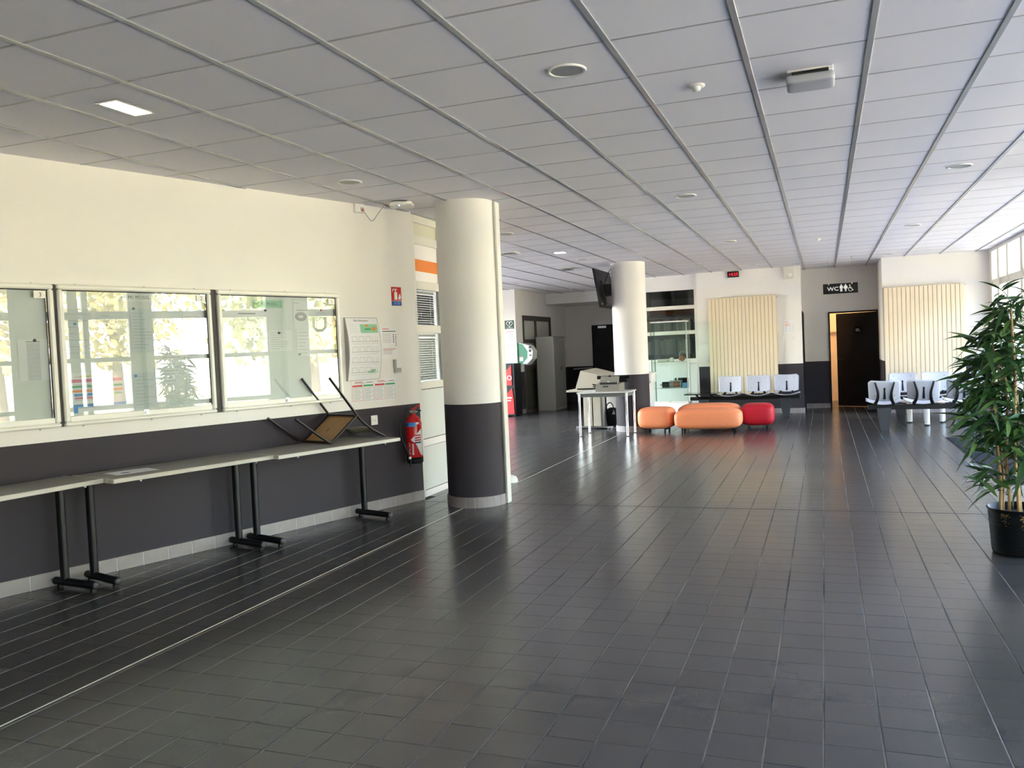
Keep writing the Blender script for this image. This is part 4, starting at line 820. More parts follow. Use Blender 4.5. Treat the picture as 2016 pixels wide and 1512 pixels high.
def bench_leg(parent, x, y):
    mb = MB(); mb.prism_xz([(x-0.105, 0.36), (x+0.105, 0.36), (x+0.065, 0.0), (x-0.045, 0.0)], y-0.09, y+0.09); mb.build('leg', mat('bench_leg', (0.030, 0.034, 0.040), 0.5) if 'bench_leg' not in MATS else MATS['bench_leg'], parent, fix=True)
r = thing('bench_seats', 'row of three grey bench seats with black side table under the clock', 'bench', (0, 0, 0))
for x in (-1.775, -1.235, -0.705): seat_shell(r, x, 17.22, -1)
box('beam', BLACK, r, -2.55, -0.46, 17.05, 17.15, 0.345, 0.415, b=0.005); bench_leg(r, -0.73, 17.12); bench_leg(r, -2.28, 17.12)
MB().bbox(-2.62, -1.99, 16.72, 17.28, 0.475, 0.497, b=0.004).build('side_table_top', mat('black_glass', (0.012, 0.016, 0.014), 0.08), r)
for x in (-2.40, -2.12): MB().tube(chaikin([(x, 16.85, 0.475), (x+0.02, 16.95, 0.42), (x+0.0, 17.08, 0.39)], 2), 0.022, 8).build('table_arm', BLACK, r)
r = thing('bench_seats', 'front row of grey bench seats seen from behind with black curved supports', 'bench', (0, 0, 0))
for x in (0.855, 1.40, 1.945): seat_shell(r, x, 14.16, 1, 0.80)
box('beam', BLACK, r, 0.62, 2.35, 14.22, 14.32, 0.33, 0.405, b=0.005); bench_leg(r, 0.85, 14.27); bench_leg(r, 2.15, 14.27)
r = thing('bench_seats', 'rear row of pale grey bench seats before the right radiator', 'bench', (0, 0, 0))
for x in (1.28, 1.80, 2.32): seat_shell(r, x, 16.15, -1, 0.82)
box('beam', BLACK, r, 1.05, 2.60, 15.98, 16.08, 0.345, 0.415, b=0.005); bench_leg(r, 1.22, 16.05); bench_leg(r, 2.4, 16.05)
r = thing('coffee_table', 'low round table with white tubular legs between the seat rows', 'table', (1.56, 15.25, 0), 0)
MB().lathe([(0, 0.372), (0.40, 0.372), (0.41, 0.38), (0.41, 0.392), (0.40, 0.40), (0, 0.40)], n=40).build('table_top', BEIGET, r)
for x, y in ((-0.24, 0.25), (-0.03, -0.25), (0.25, 0.22), (0.02, 0.33)):
    lg = MB().cyl((x, y, 0.02), (x, y, 0.372), 0.042, n=18).build('leg', PLAINW, r); MB().cyl((x, y, 0), (x, y, 0.02), 0.043, n=18).build('rubber_foot', BLACKP, lg)
# poufs
def pouf(cx, cy, w, d, rz, mt, label, z0=0.06, z1=0.435):
    o = thing('pouf', label, 'pouf', (cx, cy, 0), rz, 'upholstered poufs before the display case'); hz = (z1-z0)/2
    MB().sq((0, 0, z0+hz), w/2, d/2, hz, 0.52, 0.30 if w > 0.8 else 0.42, 64, 28).build('cushion', mt, o)
    for sx in (-1, 1):
        fx = sx*(w/2-0.13)
        for sy in (-1, 1): box('leg', BLACK, o, fx-0.012, fx+0.012, sy*(d/2-0.10)-0.012, sy*(d/2-0.10)+0.012, 0, z0+0.05)
        box('leg_rail', BLACK, o, fx-0.012, fx+0.012, -(d/2-0.10), d/2-0.10, z0-0.012, z0+0.012)
pouf(-1.84, 14.24, 1.10, 0.48, 0.02, ORANGE, 'long orange pouf at the front of the group', z1=0.405); pouf(-1.90, 14.88, 1.06, 0.52, 0.0, ORANGE, 'long orange pouf behind the front one', z1=0.445)
pouf(-2.725, 14.36, 0.61, 0.46, -0.12, ORANGE, 'short orange pouf beside the far column'); pouf(-1.085, 14.80, 0.55, 0.55, 0.03, REDL, 'square red pouf at the right of the group')

# ================================================================== DESK, TYPEWRITER, TERMINAL
r = thing('desk', 'small grey desk with chrome legs before the far column', 'desk', (-3.93, 13.62, 0), 0)
MB().bbox(0, 0.88, 0, 0.66, 0.727, 0.75, b=0.004).build('desk_top', mat('desk_white', (0.66, 0.66, 0.64), 0.4), r)
for a in ((0.03, 0.85, 0.03, 0.05), (0.03, 0.85, 0.61, 0.63), (0.03, 0.05, 0.05, 0.61), (0.83, 0.85, 0.05, 0.61)): MB().box(*a, 0.665, 0.727).build('apron', mat('desk_apron', (0.16, 0.17, 0.17), 0.4) if 'desk_apron' not in MATS else MATS['desk_apron'], r)
for x in (0.035, 0.845):
    for y in (0.035, 0.625): lg = MB().cyl((x, y, 0.012), (x, y, 0.727), 0.020, n=16).build('leg', CHROME, r); MB().cyl((x, y, 0), (x, y, 0.014), 0.019, n=12).build('foot', BLACKP, lg)
r = thing('typewriter', 'old grey mechanical typewriter standing on the small desk', 'typewriter', (-3.63, 13.72, 0.75), 0)
MB().prism_yz([(0.02, 0.002), (0.46, 0.002), (0.46, 0.14), (0.30, 0.15), (0.03, 0.105)], 0.0, 0.40).build('body', OLIVE, r, fix=True)
MB().prism_yz([(0.10, 0.115), (0.30, 0.12), (0.30, 0.24), (0.20, 0.25), (0.12, 0.19)], 0.06, 0.36).build('cover', OLIVE, r, fix=True); box('type_slot', DARKGAP, r, 0.065, 0.355, 0.085, 0.13, 0.105, 0.15)
MB().cyl((0.0, 0.30, 0.23), (0.50, 0.30, 0.23), 0.026, n=14).build('platen', BLACKP, r); box('carriage', BLACK, r, 0.30, 0.49, 0.25, 0.36, 0.14, 0.21)
for x in (-0.03, 0.50): MB().cyl((x, 0.30, 0.23), (x+0.035, 0.30, 0.23), 0.034, n=14).build('platen_knob', BLACK, r)
box('grip_recess', DARKGAP, r, 0.13, 0.22, 0.018, 0.03, 0.075, 0.095); box('name_plate', WHITEP, r, 0.19, 0.23, 0.095, 0.10, 0.155, 0.168); mb = MB().cyl((0.21, 0.205, 0.248), (0.21, 0.20, 0.254), 0.022, n=14); mb.build('emblem', BLACK, r)
for k in range(3): MB().tube([(-0.01, 0.10+k*0.05, 0.06+k*0.02), (-0.05-0.02*k, 0.08+k*0.05, 0.05+k*0.035)], 0.011, 6).build('side_lever', BLACK, r)
o = MB().box(0, 0.17, 0, 0.20, 0, 0.0015).build('paper_sheet', PAPER, None, (-3.83, 13.72, 0.7505), 0.2); tag(o, 'white sheet beside the typewriter on the small desk', 'paper')
bars(MB(), [], 0); mb = MB(); [mb.box(0.03, 0.13, 0.03+k*0.03, 0.034+k*0.03, 0.0015, 0.0018) for k in range(5)]; mb.build('printed_lines', INKG, o)
r = thing('computer_terminal', 'bulky beige vintage computer terminal on its own stand', 'terminal', (-4.45, 14.75, 0), 0)
vs = [(0.16, 0.05, 0.755), (0.98, 0.05, 0.755), (0.92, 0.05, 0.93), (0.27, 0.05, 1.085), (0.16, 0.52, 0.755), (0.98, 0.52, 0.755), (0.88, 0.52, 1.0), (0.44, 0.52, 1.12)]
MB().add(vs, [(0, 1, 2, 3), (7, 6, 5, 4), (1, 5, 6, 2), (3, 2, 6, 7), (0, 3, 7, 4), (0, 4, 5, 1)]).build('hood', BEIGE, r, fix=True)
MB().bbox(0.0, 0.95, 0.0, 0.55, 0.70, 0.735, b=0.005).build('desk_plate', BEIGE, r); box('keyboard_slot', BLACK, r, 0.20, 0.62, 0.035, 0.06, 0.74, 0.765)
for x0, x1 in ((0.29, 0.445), (0.47, 0.61)): box('pedestal_panel', BEIGE, r, x0, x1, 0.10, 0.45, 0.06, 0.70, b=0.004)
box('base_bar', STEEL, r, 0.11, 0.81, 0.18, 0.26, 0.025, 0.055, b=0.004); 
for x in (0.13, 0.78): box('foot', STEEL, r, x, x+0.03, 0.10, 0.40, 0, 0.03)
box('side_post', STEEL, r, 0.64, 0.66, 0.15, 0.18, 0.05, 0.70)
r = thing('cable_bag', 'black bag with tangled cables under the terminal', 'bag', (-3.70, 15.15, 0), 0); MB().sq((0, 0, 0.19), 0.11, 0.10, 0.19, 0.6, 0.6, 24, 14).build('bag', BLACKP, r)
MB().tube(chaikin([(-0.05, -0.10, 0.30), (-0.09, -0.12, 0.42), (0.0, -0.12, 0.50), (0.06, -0.12, 0.40), (0.02, -0.10, 0.30)], 3), 0.010, 8).build('cable_loop', BLACK, r); MB().add([(0.02, -0.105, 0.26), (0.08, -0.105, 0.26), (0.055, -0.105, 0.35)], [(0, 1, 2)]).build('white_tag', WHITEP, r)
r = thing('white_tube', 'short white tube standing on the floor beside the far column', 'tube', (-3.56, 14.98, 0), 0); MB().cyl((0, 0, 0.03), (0, 0, 0.30), 0.022, n=14).build('barrel', mat('tube_cream', (0.60, 0.56, 0.45), 0.5), r); MB().cyl((0, 0, 0.30), (0, 0, 0.325), 0.018, n=12).build('cap', WHITEP, r); MB().cyl((0, 0, 0), (0, 0, 0.03), 0.04, n=14).build('base', BLACK, r)
r = thing('white_counter', 'white counter with thin top standing behind the far column', 'counter', (-3.92, 15.34, 0), 0)
MB().bbox(0, 0.955, 0, 0.5, 0.965, 0.99, b=0.004).build('counter_top', PLAINW, r); box('upper_body', PLAINW, r, 0.04, 0.925, 0.02, 0.48, 0.80, 0.965, b=0.003); box('lower_body', PLAINW, r, 0.06, 0.89, 0.04, 0.46, 0, 0.80, b=0.003)
# television on the far column
r = thing('television', 'black television mounted high on the side of the far column', 'television', (-3.61, 14.78, 2.19), 0)
tv = MB(); tl = 0.105
tv.add([(-0.02, -0.55, 0), (0.025, -0.55, 0), (0.025-tl, -0.55, 0.68), (-0.02-tl, -0.55, 0.68), (-0.02, 0.55, 0), (0.025, 0.55, 0), (0.025-tl, 0.55, 0.68), (-0.02-tl, 0.55, 0.68)], [(0, 1, 2, 3), (7, 6, 5, 4), (1, 5, 6, 2), (0, 3, 7, 4), (3, 2, 6, 7), (0, 4, 5, 1)]); tv.build('screen_case', BLACKP, r, fix=True)
tv = MB(); tv.add([(0.025, -0.30, 0.04), (0.05, -0.27, 0.06), (0.05-tl*0.7, -0.27, 0.48), (0.025-tl*0.75, -0.30, 0.50), (0.025, 0.30, 0.04), (0.05, 0.27, 0.06), (0.05-tl*0.7, 0.27, 0.48), (0.025-tl*0.75, 0.30, 0.50)], [(0, 1, 2, 3), (7, 6, 5, 4), (1, 5, 6, 2), (3, 2, 6, 7), (0, 4, 5, 1)]); tv.build('rear_housing', BLACK, r, fix=True)
box('wall_bracket', BLACK, r, -0.04, 0.13, -0.22, -0.02, 0.22, 0.42); MB().tube(chaikin([(0.0, -0.16, 0.45), (0.07, -0.17, 0.62), (0.12, -0.15, 0.70), (0.14, -0.12, 0.765)], 2), 0.008, 6).build('cable', BLACK, r)
for z in (0.18, 0.28, 0.36): MB().sq((0.05-tl*z*0.9+0.01, -0.2, z), 0.006, 0.006, 0.006, 1, 1, 8, 6).build('screw', STEEL, r)
box('badge', WHITEP, r, 0.022, 0.03, -0.52, -0.50, 0.05, 0.075)

# ================================================================== DISPLAY CASE
r = thing('display_case', 'tall glass display case standing before the glazed partition', 'display case', (-3.365, 17.35, 0), 0); w = 0.735
box('base', PLAINW, r, -0.01, w+0.01, -0.01, 0.42, 0, 0.30, b=0.004); box('base_rail', PLAINW, r, 0.0, w/2-0.01, -0.02, 0.0, 0.30, 0.325); box('base_rail', PLAINW, r, w/2+0.01, w, -0.02, 0.0, 0.30, 0.325); box('top', PLAINW, r, 0, w, 0, 0.40, 1.955, 1.975, b=0.003)
for x0, x1 in ((0, w/2-0.002), (w/2+0.002, w)): box('glass_door', VGLASS, r, x0, x1, -0.004, 0.0, 0.325, 1.955)
for x in (0.0, w-0.004): box('glass_side', VGLASS, r, x, x+0.004, 0.0, 0.40, 0.30, 1.955)
EDGE = mat('glass_edge', (0.03, 0.06, 0.05), 0.3)
for z in (0.595, 1.136, 1.56): sh = box('glass_shelf', VGLASS, r, 0.006, w-0.006, 0.01, 0.39, z-0.006, z); box('shelf_edge', EDGE, sh, 0.006, w-0.006, 0.006, 0.010, z-0.006, z)
for x in (0.0, w-0.012):
    for y in (-0.004, 0.39): box('corner_strip', EDGE if x < 0.1 else GREYM, r, x, x+0.012, y-0.004, y+0.006, 0.30, 1.955)
r = thing('slide_device', 'cream wooden slide instrument on the upper shelf of the display case', 'instrument', (-3.265, 17.50, 1.137), 0); box('body', BEIGE, r, 0, 0.30, 0, 0.07, 0, 0.06, b=0.004); box('cursor', mat('cursor_cream', (0.62, 0.60, 0.48), 0.4), r, 0.26, 0.33, -0.01, 0.08, 0, 0.085, b=0.004); box('mark', BLACK, r, 0.2, 0.24, -0.002, 0.0, 0.02, 0.03)
r = thing('brown_polyhedron', 'brown faceted ball on the upper shelf of the display case', 'ornament', (-2.755, 17.50, 1.137), 0)
ph = (1+5**0.5)/2; iv = [(0, s1, s2*ph) for s1 in (-1, 1) for s2 in (-1, 1)]; iv += [(b_, c, a) for a, b_, c in iv]+[(c, a, b_) for a, b_, c in iv]
iv = iv[:12]; sc_ = 0.075/math.sqrt(1+ph*ph); mb = MB(); vv = [Vector(v)*sc_+Vector((0, 0, 0.066)) for v in iv]
fs = [(i, j, k) for i in range(12) for j in range(i+1, 12) for k in range(j+1, 12) if all(abs((Vector(iv[a])-Vector(iv[b_])).length-2) < 0.01 for a, b_ in ((i, j), (j, k), (i, k)))]
mb.add(vv, fs); mb.build('faceted_ball', BALLB, r, fix=True); MB().tube([vv[i] for i in (0, 2)], 0.005, 6).build('seam', BEIGE, r)
MB().tube(chaikin([(-0.05, 0.0, 0.12), (-0.04, 0, 0.20), (0.06, 0.0, 0.21)], 2), 0.004, 6).build('wire_handle', STEEL, r)
r = thing('calculating_machine', 'dark mechanical calculating machine on the lower shelf of the display case', 'machine', (-3.235, 17.45, 0.596), 0)
for k, (x0, x1, m_) in enumerate(((0.05, 0.19, BLACKP), (0.20, 0.27, STEEL), (0.28, 0.40, BALLB), (0.41, 0.45, STEEL))): MB().cyl((x0, 0.08, 0.065), (x1, 0.08, 0.065), 0.06, n=16).build('drum', m_, r)
MB().cyl((0.0, 0.08, 0.065), (0.05, 0.08, 0.065), 0.012, n=8).build('crank', STEEL, r); box('frame_plate', STEEL, r, 0.04, 0.46, 0.02, 0.14, 0.0, 0.012); box('top_bridge', STEEL, r, 0.20, 0.46, 0.05, 0.12, 0.125, 0.15)
for x in (0.27, 0.33, 0.40): MB().cyl((x, 0.08, 0.15), (x, 0.08, 0.20), 0.018, n=10).build('key_post', BLACKP if x > 0.3 else STEEL, r)
tag(box('small_box', mat('sky_blue_box', (0.10, 0.25, 0.42), 0.5), None, -2.755, -2.675, 17.45, 17.55, 0.5955, 0.695, b=0.003), 'small blue box beside the calculating machine in the display case', 'box'); bpy.data.objects['small_box'].name = 'small_box'
tag(box('black_case', BLACKP, None, -2.87, -2.66, 17.61, 17.72, 0.5955, 0.79, b=0.004), 'black case at the back of the lower display shelf', 'case')
# archive shelf with binders behind the glazing
r = thing('shelf_unit', 'dark shelf unit with rows of binders behind the glazed partition', 'shelf', (-3.95, 18.75, 0), 0)
DS = mat('shelf_dark', (0.06, 0.055, 0.05), 0.6)
for z in (0.05, 0.84, 1.28, 1.72): box('shelf_board', DS, r, 0, 1.30, 0, 0.32, z-0.02, z)
for x in (0, 1.28): box('side_panel', DS, r, x, x+0.02, 0, 0.32, 0, 2.12)
box('back_panel', DS, r, 0.02, 1.28, 0.30, 0.32, 0.05, 2.12)
rr = random.Random(3)
for zi, z in enumerate((0.84, 1.28, 1.72)):
    x = -3.92
    while x < -2.76:
        wd = rr.uniform(0.05, 0.085); hh = rr.uniform(0.29, 0.34)
        if rr.random() < 0.9: tag(MB().bbox(0, wd-0.004, 0, 0.26, 0, hh, b=0.004).build('binder', rr.choice(BINDER), None, (x, 18.77, z+0.0005), 0), 'pale binder on the %s row of the shelf unit behind the glazing' % ('lower', 'middle', 'upper')[zi], 'binder', 'binders in the archive shelf')
        x += wd
bn = MB().box(-3.95, -0.7, 20.57, 20.595, 2.0, 2.6).build('reflection_banner', mat('inner_white', (0.55, 0.52, 0.50), 0.6)); tag(bn, 'added pale strip with orange band imitating a reflection in the archive panes', 'banner'); box('reflected_band', ORANGEP, bn, -3.95, -0.7, 20.56, 20.57, 2.22, 2.36)  # added inside the room to imitate orange stripes reflected in the upper panes

# ================================================================== LEFT BACK CORNER
p = MB().box(0, 0.235, -0.004, 0, 0, 0.20).build('defibrillator_sign', AEDG, None, (-7.075, 18.648, 2.035), 0); tag(p, 'dark green heart sign on the white pier', 'sign')
mb = MB(); pts = []
for k in range(25): t = 2*math.pi*k/24; pts.append((0.118+0.0050*16*math.sin(t)**3*0.95, -0.006, 0.118+0.0046*(13*math.cos(t)-5*math.cos(2*t)-2*math.cos(3*t)-math.cos(4*t))))
mb.tube(pts, 0.008, 6, caps=False); mb.build('heart_outline', WHITEP, p); bars(MB(), [(0.04, 0.20, 0.018, 0.028)], -0.006).build('caption', WHITEP, p)
MB().add([(x, -0.006, z) for x, z in ((0.125, 0.155), (0.10, 0.115), (0.122, 0.118), (0.105, 0.08), (0.145, 0.128), (0.122, 0.126), (0.145, 0.15))], [tuple(range(7))]).build('lightning_symbol', WHITEP, p)
for k, (z0, h, l) in enumerate(((1.69, 0.30, 'topmost white notice on the pier under the heart sign'), (1.46, 0.20, 'second white notice with red rules on the pier'), (1.26, 0.18, 'lowest white notice with red rules on the pier'))):
    p = MB().box(0, 0.22, -0.002, 0, 0, h).build('safety_notice', PAPER, None, (-7.065, 18.648, z0), 0); tag(p, l, 'notice')
    bars(MB(), [(0.02, 0.19, h*(0.85-0.12*q), h*(0.85-0.12*q)+0.006) for q in range(6)], -0.003).build('printed_lines', INKG if k == 0 else mat('pale_red%d' % k, (0.62, 0.32, 0.30), 0.6), p); bars(MB(), [(0.01, 0.21, h*0.92, h*0.95)], -0.003).build('red_rule', REDP, p)
r = thing('defibrillator_cabinet', 'green and white defibrillator cabinet on the receding wall', 'cabinet', (-6.8, 18.70, 1.19), 0)
MB().prism_xz([(0, 0.0), (0.10, 0.0), (0.24, 0.14), (0.25, 0.30), (0.14, 0.47), (0.03, 0.50), (0, 0.50)], 0.0, 0.30).build('shell', GREENB, r, fix=True)
MB().prism_xz([(0.10, 0.0), (0.22, -0.01), (0.36, 0.12), (0.38, 0.30), (0.30, 0.43), (0.03, 0.51), (0.03, 0.495), (0.14, 0.465), (0.25, 0.30), (0.24, 0.14)], -0.004, 0.32).build('front_cover', mat('aed_white', (0.62, 0.63, 0.62), 0.4), r, fix=True)
box('label', WHITEP, r, 0.04, 0.13, -0.003, 0, 0.07, 0.18); box('label_head', REDP, r, 0.04, 0.13, -0.004, 0, 0.165, 0.18)
for z0, z1 in ((0.36, 0.42), (0.28, 0.34), (0.19, 0.215)): MB().box(0.285, 0.345, -0.006, -0.004, z0, z1).build('marking', BLACK, r)
r = thing('recycling_bin', 'red and black recycling bin half hidden by the near column', 'bin', (-7.28, 18.05, 0), 0)
box('casing', BLACK, r, 0, 0.60, 0.03, 0.50, 0.02, 1.22, b=0.008); MB().prism_xz([(0.04, 0.72), (0.54, 0.72), (0.54, 1.19), (0.42, 1.06), (0.29, 1.10), (0.16, 1.06), (0.04, 1.19)], 0.0, 0.03).build('red_panel', RED, r, fix=True); MB().prism_xz([(0.04, 0.06), (0.57, 0.06), (0.57, 0.35), (0.54, 0.66), (0.42, 0.54), (0.16, 0.54), (0.04, 0.66)], 0.0, 0.03).build('red_panel', RED, r, fix=True)
text('ILO', 0.16, WHITEP, r, 0.30, -0.002, 0.84); bars(MB(), [(0.40, 0.52, 0.42, 0.45), (0.42, 0.5, 0.36, 0.385)], -0.002).build('small_print', WHITEP, r)
for x in (0.04, 0.5): box('foot', BLACK, r, x, x+0.06, 0.08, 0.44, 0, 0.03)
r = thing('steel_cabinet', 'tall grey steel cabinet standing against the receding wall', 'cabinet', (-6.68, 19.72, 0), 0)
MB().bbox(0, 0.445, 0, 0.98, 0.0, 1.83, b=0.006).build('carcass', GREYM, r); box('top_rim', GREYM2, r, 0.445, 0.452, 0.0, 0.98, 1.78, 1.83); 
for k in range(18): MB().bbox(0.445, 0.453, 0.03+k*0.051, 0.078+k*0.051, 0.05, 1.78, b=0.003).build('shutter_slat', GREYM2, r)
box('handle', BLACK, r, 0.452, 0.462, 0.55, 0.60, 0.98, 1.07)
r = thing('rounded_stop', 'small rounded white foot peeking out behind the near column', 'door stop', (-3.40, 8.88, 0), 0); MB().lathe([(0.10, 0), (0.10, 0.03), (0.085, 0.065), (0.04, 0.085), (0, 0.088)], n=24).build('dome', PLAINW, r); MB().lathe([(0.104, 0), (0.104, 0.008), (0.10, 0.008)], n=24).build('base_ring', GREYM, r)
# coat hook rail in the dark corner
o = MB().cyl((-6.6, 22.70, 0.93), (-6.05, 22.70, 0.95), 0.018, n=8).build('grab_rail', STEEL); tag(o, 'thin pale rail low on the dark corridor end wall', 'rail')

# ================================================================== ENTRANCE MAT
r = thing('entrance_mat', 'ribbed black entrance mat set into the tiles near the windows', 'mat', (MATR[0], MATR[2], 0), 0); w, L = MATR[1]-MATR[0], MATR[3]-MATR[2]
box('mat_base', MATM, r, 0, w, 0, L, -0.003, 0.002)
MR = mat('mat_rib', (0.03, 0.03, 0.033), 0.95, spec=0.05)
for k in range(66): box('rib', MR, r, 0.01, w-0.01, 0.01+k*0.06, 0.045+k*0.06, 0.002, 0.008)
for a in ((-0.012, 0, -0.012, L+0.012), (w, w+0.012, -0.012, L+0.012), (0, w, -0.012, 0), (0, w, L, L+0.012)): box('frame_edge', BLACKP, r, *a, -0.003, 0.004)

# letter stuck on a window pane
r = thing('window_lettering', 'large grey letter U stuck on a window pane', 'lettering', (XR+0.074, 9.05, 2.02), 0); mb = MB()
pts = [(0, 0.0, 0.24), (0, 0.0, 0.09)]+[(0, 0.11-0.11*math.cos(t*math.pi/8), 0.09-0.09*math.sin(t*math.pi/8)) for t in range(9)]+[(0, 0.22, 0.09), (0, 0.22, 0.24)]
for a, b_ in zip(pts[:-1], pts[1:]):
    a, b_ = Vector(a), Vector(b_); d = (b_-a)
    if d.length < 1e-4: continue
    n_ = Vector((0, d.z, -d.y)).normalized()*0.024; mb.add([a-n_, b_-n_, b_+n_, a+n_], [(0, 1, 2, 3)])
mb.build('letter', GREYF, r)

# ================================================================== PLANTS
def leaf_mesh(name, L, wd, droop, mt, fold=0.25):
    n = 6; vs = []; fs = []
    for k in range(n+1):
        u = k/n; hw = wd*0.5*(math.sin(math.pi*min(1, u*0.93+0.07))**0.8)*(1-0.35*u) if 0 < k < n else (0.0015 if k == 0 else 0.0)
        y = L*u; z = -droop*L*u*u; vs += [(-hw, y, z+hw*fold), (0, y, z), (hw, y, z+hw*fold)]
    for k in range(n): a = 3*k; fs += [(a, a+1, a+4, a+3), (a+1, a+2, a+5, a+4)]
    me = bpy.data.meshes.new(name); me.from_pydata(vs, [], fs); me.polygons.foreach_set('use_smooth', [True]*len(fs)); me.materials.append(mt); me.update(); return me, vs, fs
LM = [leaf_mesh('leaf', 0.19, 0.034, 0.35, LEAF), leaf_mesh('leaf', 0.16, 0.030, 0.20, LEAF), leaf_mesh('leaf', 0.21, 0.036, 0.55, LEAF), leaf_mesh('leaf', 0.17, 0.034, 0.10, LEAF2), leaf_mesh('leaf', 0.14, 0.030, 0.45, LEAF2)]
def orient(p, d, roll):
    y = Vector(d).normalized(); x = y.cross(Vector((0, 0, 1)))
    x = x.normalized() if x.length > 0.05 else Vector((1, 0, 0)); z = x.cross(y); q = Matrix((x, y, z)).transposed().to_4x4() @ Matrix.Rotation(roll, 4, 'Y'); q.translation = p; return q
rp = random.Random(21); PX, PY = 1.185, 6.33
plant = thing('bamboo_plant', 'tall artificial bamboo in a black ribbed pot by the windows', 'plant', (PX, PY, 0), 0)
pr = [(0.0, 0.02), (0.155, 0.0), (0.165, 0.01)]
for k in range(19): z = 0.02+k*0.0145; rr_ = 0.165+0.022*z/0.30; pr += [(rr_, z), (rr_+0.0022, z+0.005), (rr_, z+0.011)]
pr += [(0.190, 0.298), (0.195, 0.304), (0.190, 0.311), (0.180, 0.309), (0.176, 0.26), (0.0, 0.255)]
pot = MB().lathe(pr, n=48).build('pot', mat('pot_black', (0.006, 0.006, 0.007), 0.4, spec=0.25), plant)
mb = MB()
for cl in range(5):
    for k in range(34):
        a = -2.25+cl*0.62+rp.gauss(0, 0.09); z = 0.285-abs(rp.gauss(0, 0.035)); R_ = 0.168+0.022*z/0.30+0.004; c = Vector((R_*math.cos(a), R_*math.sin(a), z)); t = Vector((-math.sin(a), math.cos(a), 0)); s_ = rp.uniform(0.002, 0.004)
        mb.add([c-t*s_-Vector((0, 0, s_*0.5)), c+t*s_-Vector((0, 0, s_*0.5)), c+t*s_+Vector((0, 0, s_*0.5)), c-t*s_+Vector((0, 0, s_*0.5))], [(0, 1, 2, 3)])
o = mb.build('gold_flecks', mat('gold_fleck', (0.40, 0.24, 0.08), 0.5), pot); o['kind'] = 'stuff'
MB().lathe([(0.176, 0.26), (0.0, 0.272)], n=32).build('soil', SOIL, plant)
leaves = []
canes = [(-0.115, -0.03, 1.42), (-0.065, 0.0, 1.18), (-0.02, -0.05, 1.64), (0.01, 0.03, 1.50), (0.07, -0.04, 1.70), (0.12, 0.04, 1.5), (-0.085, 0.07, 1.30)]
for ci, (cx, cy, h) in enumerate(canes):
    lean = Vector((cx*0.12+rp.uniform(-.02, .02), cy*0.3, 0)); b0 = Vector((cx, cy, 0.26)); top = b0+Vector((lean.x, lean.y, h-0.26))
    pts = [b0+(top-b0)*u+Vector((math.sin(u*9+ci)*0.008, math.cos(u*7+ci)*0.008, 0)) for u in [k/8 for k in range(9)]]
    cn = MB().tube(pts, [0.0115-0.005*k/8 for k in range(9)], 10).build('cane', CANE, plant)
    nm = MB()
    for u in (0.14, 0.3, 0.47, 0.64, 0.8): p = b0+(top-b0)*u; nm.cyl(p-Vector((0, 0, 0.003)), p+Vector((0, 0, 0.003)), 0.0135-0.005*u, n=10)
    nm.build('node_rings', BARK, cn)
    nt_ = 19 if h > 1.4 else 15
    for k in range(nt_):
        u = 0.22+0.78*k/(nt_-1) if k else 0.14
        base = b0+(top-b0)*u; az = rp.uniform(0, 2*math.pi)
        if rp.random() < 0.45: az = math.pi+rp.uniform(-0.9, 0.9)
        rad = rp.uniform(0.08, 0.21)*(1.0-0.45*max(0, u-0.75)/0.25); rise = rp.uniform(0.02, 0.14)
        tip = base+Vector((math.cos(az)*rad, math.sin(az)*rad, rise)); mid = (base+tip)/2+Vector((0, 0, 0.02))
        MB().tube([base, mid, tip], 0.0022, 5).build('twig', BARK, cn)
        for q in range(rp.choice((6, 7, 8))):
            a2 = az+rp.uniform(-1.9, 1.9) if q else az; el = rp.uniform(-0.55, 0.65); d = Vector((math.cos(a2)*math.cos(el), math.sin(a2)*math.cos(el), math.sin(el)))
            start = base.lerp(tip, rp.uniform(0.55, 1.0)); kk = rp.choices(range(5), (5, 4, 4, 3, 3))[0]; leaves.append((orient(start, d, rp.uniform(-0.8, 0.8)), kk, rp.uniform(0.8, 1.25)))
    for q in range(6):
        a2 = q*1.05+rp.uniform(-.3, .3); el = rp.uniform(0.15, 0.9); leaves.append((orient(top, (math.cos(a2)*math.cos(el), math.sin(a2)*math.cos(el), math.sin(el)), rp.uniform(-0.5, 0.5)), rp.choice((0, 1, 3)), rp.uniform(0.8, 1.1)))
def lkey(t):
    p = project(Vector((PX, PY, 0))+t[0].translation); return p[0] if p else 9999
leaves.sort(key=lkey); rest = {0: MB(), 1: MB()}
for k, (mx, kk, s_) in enumerate(leaves):
    if k < 300:
        o = obj('leaf', LM[kk][0], plant); o.matrix_basis = mx @ Matrix.Scale(s_, 4)
    else:
        mm = mx @ Matrix.Scale(s_, 4); rest[0 if kk < 3 else 1].add([mm @ Vector(v) for v in LM[kk][1]], LM[kk][2], True)
for kk, m_ in ((0, LEAF), (1, LEAF2)):
    if rest[kk].v: o = rest[kk].build('foliage', m_, plant); o['kind'] = 'stuff'
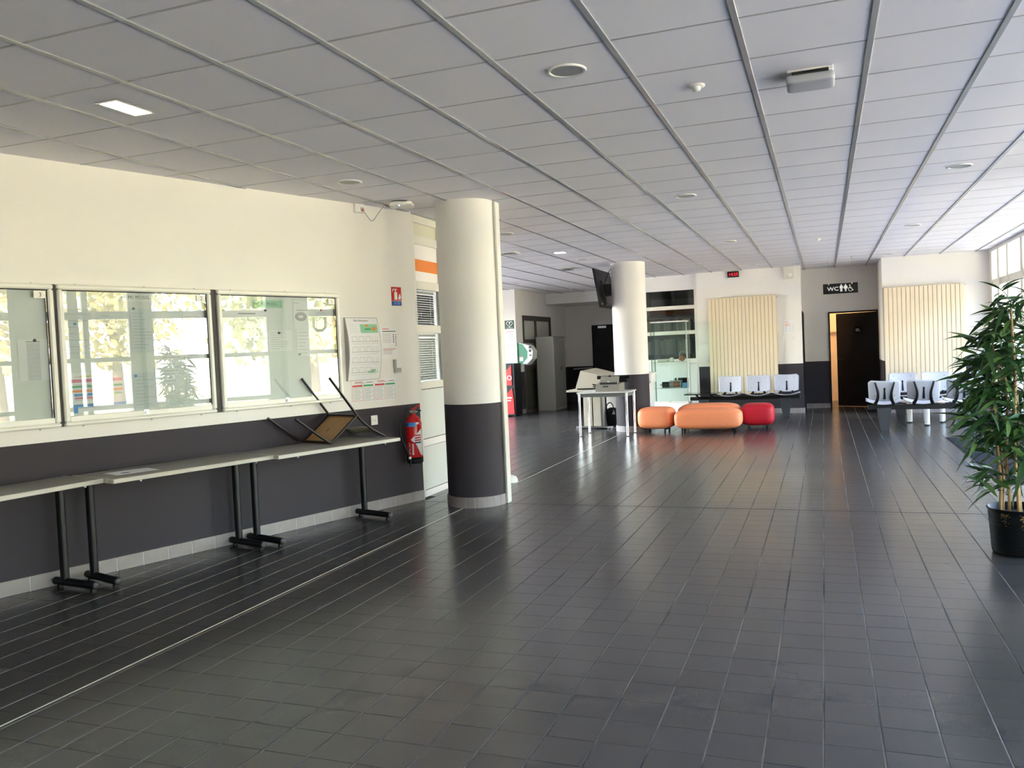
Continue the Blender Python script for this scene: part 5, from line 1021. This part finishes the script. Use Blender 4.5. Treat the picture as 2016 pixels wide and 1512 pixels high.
# ficus by the far windows
fp = thing('ficus_plant', 'smaller leafy ficus standing behind the bamboo near the windows', 'plant', (2.48, 13.55, 0), 0)
MB().lathe([(0, 0.01), (0.14, 0), (0.18, 0.30), (0.19, 0.31), (0.18, 0.32), (0.165, 0.28), (0, 0.27)], n=28).build('pot', mat('ficus_pot', (0.10, 0.08, 0.07), 0.5), fp)
MB().tube([(0, 0, 0.27), (0.03, 0.02, 0.8), (-0.02, 0.0, 1.3), (0, 0, 1.6)], [0.02, 0.018, 0.012, 0.006], 8).build('stem', BARK, fp); mb = MB(); rf = random.Random(5)
for k in range(620):
    u = rf.random(); z = 0.75+1.05*u; rad = 0.42*math.sin(math.pi*min(1, 0.15+0.8*u))*rf.random()**0.5; a = rf.uniform(0, 6.283)
    mm = orient(Vector((rad*math.cos(a), rad*math.sin(a), z)), (math.cos(a+rf.uniform(-1, 1)), math.sin(a+rf.uniform(-1, 1)), rf.uniform(-0.8, 0.4)), rf.uniform(-1, 1)) @ Matrix.Scale(rf.uniform(0.35, 0.5), 4); mb.add([mm @ Vector((v[0]*2.0, v[1], v[2])) for v in LM[1][1]], LM[1][2], True)
o = mb.build('foliage', mat('ficus_leaf', (0.05, 0.13, 0.045), 0.45, var=0.35, vscale=9), fp); o['kind'] = 'stuff'
# trees on the lawn outside
rt = random.Random(11); TM = []
for v in range(3):
    mb = MB()
    for k in range(3800):
        a = rt.uniform(0, 6.283); u = rt.uniform(-1, 1); rr_ = rt.random()**0.4; lob = 1+0.28*math.sin(3*a+v*2)+0.18*math.sin(5*u*3+v)
        c = Vector((2.7*rr_*lob*math.sqrt(1-u*u)*math.cos(a), 2.7*rr_*lob*math.sqrt(1-u*u)*math.sin(a), 4.6+3.2*rr_*u*(1+0.1*lob))); s_ = rt.uniform(0.10, 0.22)
        n_ = Vector((rt.gauss(0, 1), rt.gauss(0, 1), rt.gauss(0, 1))).normalized(); t = n_.orthogonal().normalized(); b_ = n_.cross(t)
        mb.add([c-t*s_, c+b_*s_*0.6, c+t*s_, c-b_*s_*0.6], [(0, 1, 2, 3)])
    TM.append((mb.mesh('foliage', FOL[v]), MB().tube([(0, 0, 0), (0.1, 0, 1.5), (0, 0.1, 3.2), (0.1, 0, 5.0)], [0.24, 0.18, 0.14, 0.05], 10).mesh('trunk', BARK)))
LAB = ('yellow green leafy tree on the lawn beyond the windows', 'dark green leafy tree on the lawn beyond the windows', 'golden leafy tree on the lawn beyond the windows')
for k in range(18):
    v = k % 3; row = k % 2; x = 20+row*9+rt.uniform(-1, 1); y = -32+k*4.6+rt.uniform(-0.5, 0.5)
    o = thing('tree', LAB[v], 'tree', (x, y, -0.05), rt.uniform(0, 6), 'trees beyond the windows'); s_ = rt.uniform(1.0, 1.2); o.scale = (s_, s_, s_*1.1)
    obj('foliage', TM[v][0], o); obj('trunk', TM[v][1], o)

for o in bpy.data.objects:
    if o.parent and o.name.split('.')[0] in ('printed_text', 'printed_lines', 'floor_plan_lines', 'pictograms', 'red_lines', 'orange_lines', 'title_lines', 'small_print', 'class_symbols', 'symbols', 'map_block', 'plan_zone'): o['kind'] = 'stuff'
